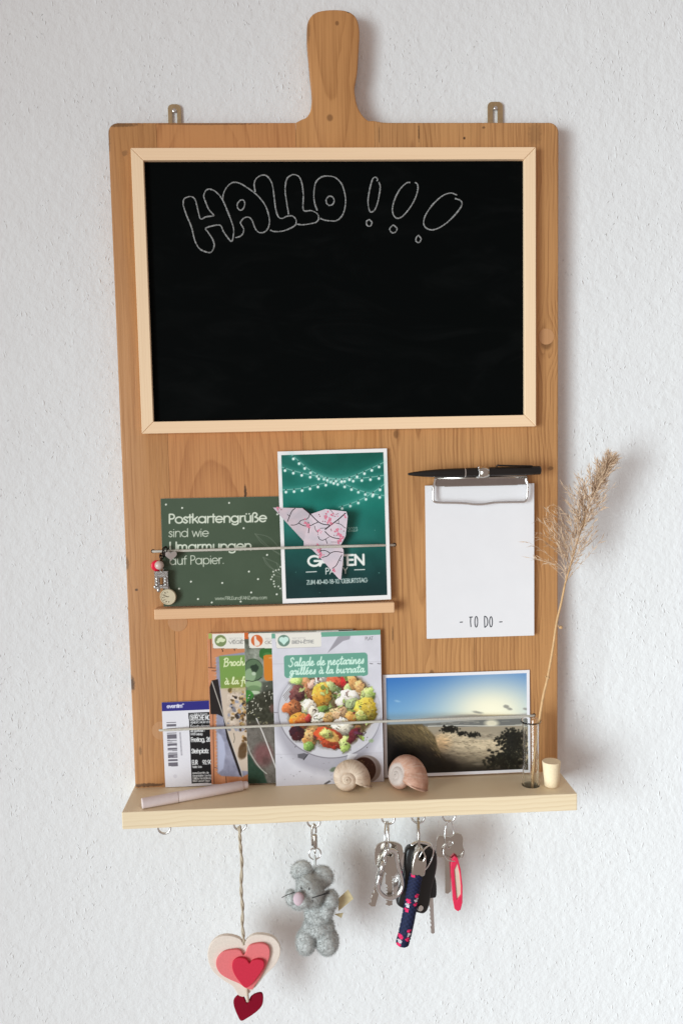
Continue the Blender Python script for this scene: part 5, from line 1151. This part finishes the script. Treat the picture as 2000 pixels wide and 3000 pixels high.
# ------------------------------------------------------------------ plush mouse
Mp = lambda x, y, Y: P(820+x/5.345, 2380+y/5.345, Y)
ms = thing('plush_mouse', 'small grey plush mouse keyring with round ears, pink nose and whiskers', 'plush toy', Mp(560, 2200, -28))
grey = plain('grey_plush', (204, 206, 204), 1.0, 0, .08, var=.08, vscale=.4, bump=.4, bscale=.9); grey.node_tree.nodes['Principled BSDF'].inputs['Sheen Weight'].default_value = .35
bm = bmesh.new(); k_ = 1/5.345/2.98
def lump_(x, y, Y, rx, ry, rz, rot=0.0):
    ball(bm, Mp(x, y, Y), 1.0, 3, (rx*k_, ry*k_, rz*k_), Matrix.Rotation(R(rot), 3, 'Y'))
lump_(470, 1240, -33, 205, 210, 235); lump_(360, 1350, -40, 130, 160, 120); lump_(430, 1120, -31, 160, 170, 180)     # head and muzzle
lump_(600, 1560, -28, 205, 180, 215); lump_(600, 1780, -28, 215, 190, 190)                                          # body
lump_(790, 1370, -31, 115, 120, 150); lump_(720, 1540, -34, 110, 110, 130, 30); lump_(170, 1330, -31, 72, 80, 120); lump_(300, 1430, -31, 120, 90, 80)   # arms
lump_(410, 2010, -32, 145, 160, 205, 6); lump_(735, 2015, -33, 170, 170, 205, -4); lump_(470, 1800, -30, 110, 120, 130); lump_(730, 1800, -30, 110, 120, 140)
lump_(342, 912, -28, 162, 72, 156); lump_(665, 1005, -27, 158, 90, 172, -35); lump_(590, 1080, -30, 110, 90, 150, -40)
bmesh.ops.recalc_face_normals(bm, faces=bm.faces)
me = bpy.data.meshes.new('body'); bm.to_mesh(me); bm.free(); tmp = bpy.data.objects.new('tmp', me); col.objects.link(tmp)
rm = tmp.modifiers.new('r', 'REMESH'); rm.mode = 'VOXEL'; rm.voxel_size = .75*MM
smd = tmp.modifiers.new('s', 'SMOOTH'); smd.iterations = 1; smd.factor = .5
bpy.context.view_layer.update(); dg = bpy.context.evaluated_depsgraph_get()
me2 = bpy.data.meshes.new_from_object(tmp.evaluated_get(dg)); bpy.data.objects.remove(tmp, do_unlink=True)
me2.materials.clear(); me2.name = 'body'; body = child(link('body', me2, grey, None, True), ms)
# short pile
n_ = len(me2.polygons); cen = np.empty(n_*3); nor = np.empty(n_*3); me2.polygons.foreach_get('center', cen); me2.polygons.foreach_get('normal', nor)
cen = cen.reshape(-1, 3); nor = nor.reshape(-1, 3); idx = g3.integers(0, n_, 34000)
p0 = cen[idx]+g3.normal(size=(len(idx), 3))*.0004; dn = nor[idx]*.8+g3.normal(size=(len(idx), 3))*.45+np.array([0, 0, -.25]); dn /= np.linalg.norm(dn, axis=1)[:, None]
sd_ = np.cross(dn, g3.normal(size=(len(idx), 3))); sd_ /= np.linalg.norm(sd_, axis=1)[:, None]
ll = g3.uniform(.001, .0032, len(idx))[:, None]; wv = .00013
vv = np.stack([p0+sd_*wv, p0-sd_*wv, p0+dn*ll], 1).reshape(-1, 3)
fm = bpy.data.meshes.new('fur'); fm.from_pydata([tuple(v) for v in vv], [], [(3*i, 3*i+1, 3*i+2) for i in range(len(idx))]); fm.update()
fur = child(link('fur', fm, plain('plush_pile', (184, 186, 184), 1.0, 0, .05, var=.08, vscale=.5), None), ms); fur['kind'] = 'stuff'
bm = bmesh.new(); ball(bm, Mp(295, 1355, -47), 1, 3, (84*k_, 60*k_, 104*k_)); child(bm_obj('nose', bm, plain('pink_plush', (202, 180, 188), .9, 0, .1, var=.06, bump=.2), None, True), ms)
thread = plain('black_thread', (24, 24, 26), .6)
for pts in (((235, 1250, -46), (130, 1285, -50), (30, 1335, -54)), ((500, 1340, -50), (640, 1300, -50), (775, 1262, -48)), ((505, 1335, -50), (650, 1290, -51), (770, 1240, -50)), ((500, 1375, -49), (520, 1395, -49))):
    bm = bmesh.new(); tube(bm, [Mp(*q) for q in pts], .36, 5); child(bm_obj('whisker', bm, thread, None), ms)
for x, y in ((335, 1190), (458, 1200)):
    bm = bmesh.new(); ball(bm, Mp(x, y, -46.5), .9, 2, (.7, 1, 1.6)); child(bm_obj('eye', bm, thread, None, True), ms)
bm = bmesh.new(); a, b, c_, d_ = [Mp(x, y, -27) for x, y in ((905, 1355), (1065, 1210), (1150, 1350), (915, 1545))]
prism(bm, [(q[0], q[2]) for q in (a, b, c_, d_)], -27.3, -26.8, 'Y'); prism(bm, [(q[0], q[2]) for q in [Mp(x, y, -26) for x, y in ((850, 1590), (990, 1570), (960, 1650))]], -26.5, -26.1, 'Y')
child(bm_obj('care_label', bm, plain('cream_label', (206, 190, 150), .8, 0, .2, var=.12, vscale=.3), None), ms)
bm = bmesh.new(); tube(bm, smoothline([Mp(545, 695, -27), Mp(550, 780, -27), Mp(530, 890, -28)], 4), 1.25, 6); tube(bm, torus_pts(Mp(545, 715, -27), 1.4, 2.4, (0, 1, 0), (0, 0, 1), 12), .9, 6, True); child(bm_obj('hanging_tape', bm, grey, None, True), ms)
bm = bmesh.new(); q = Mp(548, 645, -26); tube(bm, torus_pts(q, 5.6, 5.6, (1, .1, 0), (0, 0, 1), 30), .75, 8, True); child(bm_obj('ring', bm, M['chrome'], None, True), ms)
bm = bmesh.new()
q = Mp(545, 450, -26); lathe(bm, [(0, -6.8), (1.6, -6.8), (2.2, -6), (2.2, 5.5), (1.7, 6.6), (0, 6.6)], (q[0]+.3, q[1], q[2]), 18)
tube(bm, smoothline([Mp(505, 520, -26), Mp(500, 350, -26), Mp(505, 240, -26), Mp(530, 185, -26), Mp(558, 230, -26), Mp(562, 320, -26)], 5), 1.0, 7)
tube(bm, torus_pts(Mp(548, 595, -26), 1.9, 2.6, (0, 1, 0), (0, 0, 1), 14), .9, 6, True); child(bm_obj('swivel_clasp', bm, M['nickel'], None, True), ms)

# ------------------------------------------------------------------ keys
Kp = lambda x, y, Y: P(1060+x/4.9, 2390+y/4.9, Y)
def kprism(pts, lo, hi, holes=(), bev=.35, smooth=0):
    Yc = (lo+hi)/2; f_ = (lambda pp: [tuple(v) for v in smoothline(pp, smooth, True)]) if smooth else (lambda pp: pp)
    bm = bmesh.new(); prism(bm, [(Kp(x, y, Yc)[0], Kp(x, y, Yc)[2]) for x, y in f_(pts)], lo, hi, 'Y', holes=[[(Kp(x, y, Yc)[0], Kp(x, y, Yc)[2]) for x, y in h_] for h_ in holes], bev=bev, seg=2); return bm
# bunch with carabiner
ka = thing('key_bunch', 'bunch of silver keys on split rings with a steel carabiner', 'keys', Kp(380, 1290, -27), 'key bunches hanging under the shelf')
for dx_, yw in ((0, .22), (2.6, .12)):
    bm = bmesh.new(); c0 = np.array(Kp(345+dx_*13, 285, -26)); tube(bm, torus_pts(c0, 11.5, 13.2, (yw, 1, 0), (0, 0, 1), 34), .8, 7, True)
    child(bm_obj('split_ring', bm, M['chrome'], None, True), ka)
def key(root, head, blade, lo, hi, mat, hole, groove=True, headmat=None):
    hb = kprism(head, lo, hi, [hole] if hole else (), .4, 4); ko = child(bm_obj('key', hb, headmat or mat, None), root)
    bb = kprism(blade, lo+.5, hi-.5, (), .15); bo = bm_obj('blade', bb, mat, ko); return ko
hole = lambda x, y, r: [(x+r*math.cos(a), y+r*math.sin(a)) for a in np.linspace(0, 2*math.pi, 15)[:-1]]
def keyobj(root, head, blade, lo, hi, mat, hl_, headmat=None, label=None):
    hb = kprism(head, lo, hi, [hl_] if hl_ else (), .45, 4); ko = child(bm_obj('key', hb, headmat or mat, None), root)
    bb = kprism(blade, lo+.5, hi-.5, (), .15); bo = bm_obj('blade', bb, mat, ko)
    return ko
def toothed(p0, p1, wd, n, depth, seed):
    p0 = np.array(p0, float); p1 = np.array(p1, float); d = (p1-p0); L_ = np.linalg.norm(d); d /= L_; nrm = np.array([-d[1], d[0]]); gg = np.random.default_rng(seed)
    a_ = [p0+nrm*wd/2]; 
    for k in range(n): 
        f0 = .3+.62*k/n; a_ += [p0+d*L_*f0+nrm*wd/2, p0+d*L_*(f0+.25/n)+nrm*(wd/2-depth*gg.uniform(.4, 1)), p0+d*L_*(f0+.6/n)+nrm*(wd/2-depth*gg.uniform(.3, .8))]
    a_ += [p0+d*L_*.95+nrm*wd/2, p1, p0+d*L_*.97-nrm*wd/2, p0-nrm*wd/2]
    return [tuple(v) for v in a_]
keyobj(ka, [(180, 520), (200, 430), (280, 380), (400, 365), (520, 390), (580, 450), (580, 560), (500, 700), (360, 760), (250, 750), (190, 680)], toothed((290, 740), (135, 1300), 105, 5, 40, 2), -25, -22.8, M['nickel'], hole(385, 425, 40))
keyobj(ka, [(470, 480), (600, 530), (652, 575), (620, 680), (560, 800), (500, 820), (440, 700), (430, 560)], toothed((480, 780), (470, 1150), 95, 5, 40, 5), -22.4, -20.4, M['steel'], hole(500, 560, 30))
keyobj(ka, [(330, 520), (400, 470), (480, 500), (530, 620), (520, 760), (450, 860), (380, 860), (310, 760), (300, 620)], toothed((385, 840), (385, 1290), 100, 6, 42, 8), -28.2, -26.2, M['nickel'], hole(400, 550, 34))
bm = bmesh.new(); cp = [(330, 640), (325, 560), (370, 505), (440, 495), (490, 530), (500, 610), (530, 750), (575, 900), (580, 1020), (530, 1120), (430, 1180), (330, 1160), (250, 1080), (230, 980), (255, 850), (300, 700)]
tube(bm, smoothline([Kp(x, y, -32) for x, y in cp], 5, True), 2.1, 10, True); child(bm_obj('carabiner', bm, M['chrome'], None, True), ka)
bm = bmesh.new(); tube(bm, [Kp(312, 650, -33), Kp(255, 850, -33)], 2.35, 10); child(bm_obj('carabiner_gate', bm, M['steel'], None, True), ka)
# bunch with the rope fob
kb = thing('key_bunch', 'black car key and braided navy rope fob with pink flecks on one ring', 'keys', Kp(570, 1890, -27), 'key bunches hanging under the shelf')
bm = bmesh.new(); c0 = np.array(Kp(808, 250, -26)); tube(bm, torus_pts(c0, 13.2, 14.4, (.12, 1, 0), (0, 0, 1), 34), 1.3, 8, True, flat=.6); child(bm_obj('key_ring', bm, M['nickel'], None, True), kb)
fob = [(620, 480), (720, 420), (900, 420), (1040, 490), (1070, 620), (1050, 800), (1000, 1000), (950, 1280), (880, 1370), (780, 1360), (600, 1310), (510, 1260), (490, 1190), (540, 1000), (590, 760)]
bm = kprism(fob, -27, -16.5, (), 2.6, 3); fo = child(bm_obj('car_key_fob', bm, M['blackplastic'], None, True), kb); flat_edges(fo, 50)
bm = bmesh.new(); tube(bm, smoothline([Kp(705, 425, -22), Kp(760, 395, -22), (Kp(850, 385, -22)), Kp(960, 410, -22), Kp(1015, 490, -22)], 4), 2.0, 8); bm_obj('fob_trim', bm, M['chrome'], fo, True)
bm = bmesh.new(); q = Kp(835, 1325, -27.5); lathe(bm, [(0, -1.0), (2.4, -1.0), (3.0, -.4), (3.0, 1.5), (0, 1.5)], q, 24, (0, 1, 0)); bm_obj('fob_button', bm, M['chrome'], fo, True)
# metal end cap with an eye
bm = bmesh.new(); capax = np.array(Kp(760, 830, -33))-np.array(Kp(832, 470, -31)); cl2 = np.linalg.norm(capax); capax /= cl2
rcx = 6.6
cap = [(790, 450), (740, 520), (710, 640), (694, 800), (720, 826), (860, 836), (890, 815), (912, 660), (908, 540), (870, 460), (830, 430)]
bm = kprism(cap, -38.5, -27.5, [[(835+42*math.cos(a), 545+68*math.sin(a)) for a in np.linspace(0, 6.283, 19)[:-1]]], 2.0, 0); eo = child(bm_obj('rope_end_cap', bm, M['nickel'], None, True), kb); flat_edges(eo, 50)
rp = smoothline([Kp(785, 815, -33), Kp(750, 980, -33), Kp(722, 1140, -33), Kp(690, 1320, -33.5), Kp(650, 1530, -34), Kp(608, 1720, -34), Kp(585, 1800, -34), Kp(575, 1862, -34)], 12)
t = NT('braided_rope'); c = t.coord(); at = t.n.new('ShaderNodeAttribute'); at.attribute_name = 'print'
rmat = t.set(at.outputs['Color'], .75, 0, .3)
bm = bmesh.new(); nS = 32; Lr = len(rp)
marks = [(735, 865, 0), (785, 1150, 0), (778, 1210, 1), (765, 1275, 0), (668, 1230, 0), (655, 1290, 1), (643, 1352, 0), (678, 1640, 0), (668, 1700, 1), (650, 1765, 0), (553, 1735, 0), (540, 1800, 1), (530, 1850, 0)]
marks = [(Kp(x, y, -38)[0], Kp(x, y, -38)[2], k) for x, y, k in marks]
rads = [6.1*min(1, math.sqrt(max(0.0, 1-((i-(Lr-9))/8.6)**2)) if i > Lr-9 else 1) for i in range(Lr)]; rads = [max(.4, r) for r in rads]
tube(bm, rp, rads, nS); bmesh.ops.recalc_face_normals(bm, faces=bm.faces)
me = bpy.data.meshes.new('rope'); bm.to_mesh(me); bm.free()
ca = me.color_attributes.new('print', 'FLOAT_COLOR', 'CORNER')
navy, pink, wht = [L4(v) for v in ((26, 34, 66), (226, 40, 98), (198, 190, 196))]
nrmv = {}
for p in me.polygons:
    v0 = p.vertices[0]; i, k = divmod(v0, nS) if v0 < Lr*nS else (0, 0)
    cl = navy; cc_ = p.center/MM
    for mx, mz, kk in marks:                   # flecks woven into the braid, on both faces
        if math.hypot(cc_.x-mx, cc_.z-mz) < 1.9: cl = wht if kk else pink
    sh_ = 1.0+.35*(((i//2+k//2) % 2)-.5)
    for li in p.loop_indices: ca.data[li].color = (cl[0]*sh_, cl[1]*sh_, cl[2]*sh_, 1)
for i, v in enumerate(me.vertices):
    r_, k = divmod(i, nS)
    if r_ < Lr-4: 
        cx = Vector(rp[r_])*MM; dvv = v.co-cx; v.co = cx+dvv*(1+.06*(1 if ((r_//2+k//2) % 2) else -1))
child(link('rope', me, rmat, None, True), kb)
bm = bmesh.new(); c0 = np.array(Kp(905, 620, -33)); tube(bm, torus_pts(c0, 7.4, 14.0, (1, .45, -.45), (.42, 0, 1), 34), .75, 7, True); child(bm_obj('split_ring', bm, M['chrome'], None, True), kb)
keyobj(kb, [(915, 850), (980, 810), (1030, 840), (1062, 960), (1062, 1140), (1010, 1170), (940, 1150), (910, 1000)], toothed((985, 1120), (1010, 1690), 62, 6, 18, 12), -25, -22, M['steel'], None, M['blackplastic'])
# single key with red tag
kc = thing('key_bunch', 'silver key with wavy head and red plastic name tag on a thin wire ring', 'keys', Kp(1370, 1360, -27), 'key bunches hanging under the shelf')
bm = bmesh.new(); tube(bm, torus_pts(np.array(Kp(1250, 270, -26)), 5.2, 13.2, (1, .5, 0), (.02, .1, 1), 30), .55, 6, True); child(bm_obj('wire_ring', bm, M['chrome'], None, True), kc)
keyobj(kc, [(1070, 330), (1110, 280), (1190, 290), (1270, 300), (1340, 250), (1410, 255), (1445, 320), (1440, 420), (1465, 500), (1440, 590), (1360, 600), (1250, 600), (1160, 590), (1080, 575), (1065, 460)], [(1185, 590), (1275, 590), (1275, 1080), (1225, 1118), (1190, 1105)], -27, -24.8, M['nickel'], hole(1258, 385, 44))
bm = bmesh.new(); tube(bm, torus_pts(np.array(Kp(1310, 500, -28)), 10.2, 9.4, (1, .2, 0), (0, .3, 1), 30), .6, 6, True); child(bm_obj('tag_ring', bm, M['chrome'], None, True), kc)
red = plain('red_plastic', (222, 44, 82), .4, 0, .45, var=.06)
bm = kprism([(1285, 620), (1330, 575), (1370, 600), (1410, 760), (1438, 1000), (1436, 1240), (1410, 1340), (1370, 1362), (1325, 1330), (1300, 1200), (1280, 900), (1268, 720)], -31, -28, [[(1318, 770), (1362, 670), (1395, 820), (1412, 1000), (1412, 1120), (1355, 1200), (1336, 1000)]], .5); child(bm_obj('tag_frame', bm, red, None), kc)
bm = kprism([(1312, 780), (1365, 660), (1402, 820), (1420, 1000), (1416, 1130), (1352, 1215), (1328, 1000)], -29.8, -29.3, (), 0); child(bm_obj('tag_paper', bm, plain('tag_card', (214, 196, 176), .8, 0, .2, var=.04), None), kc)
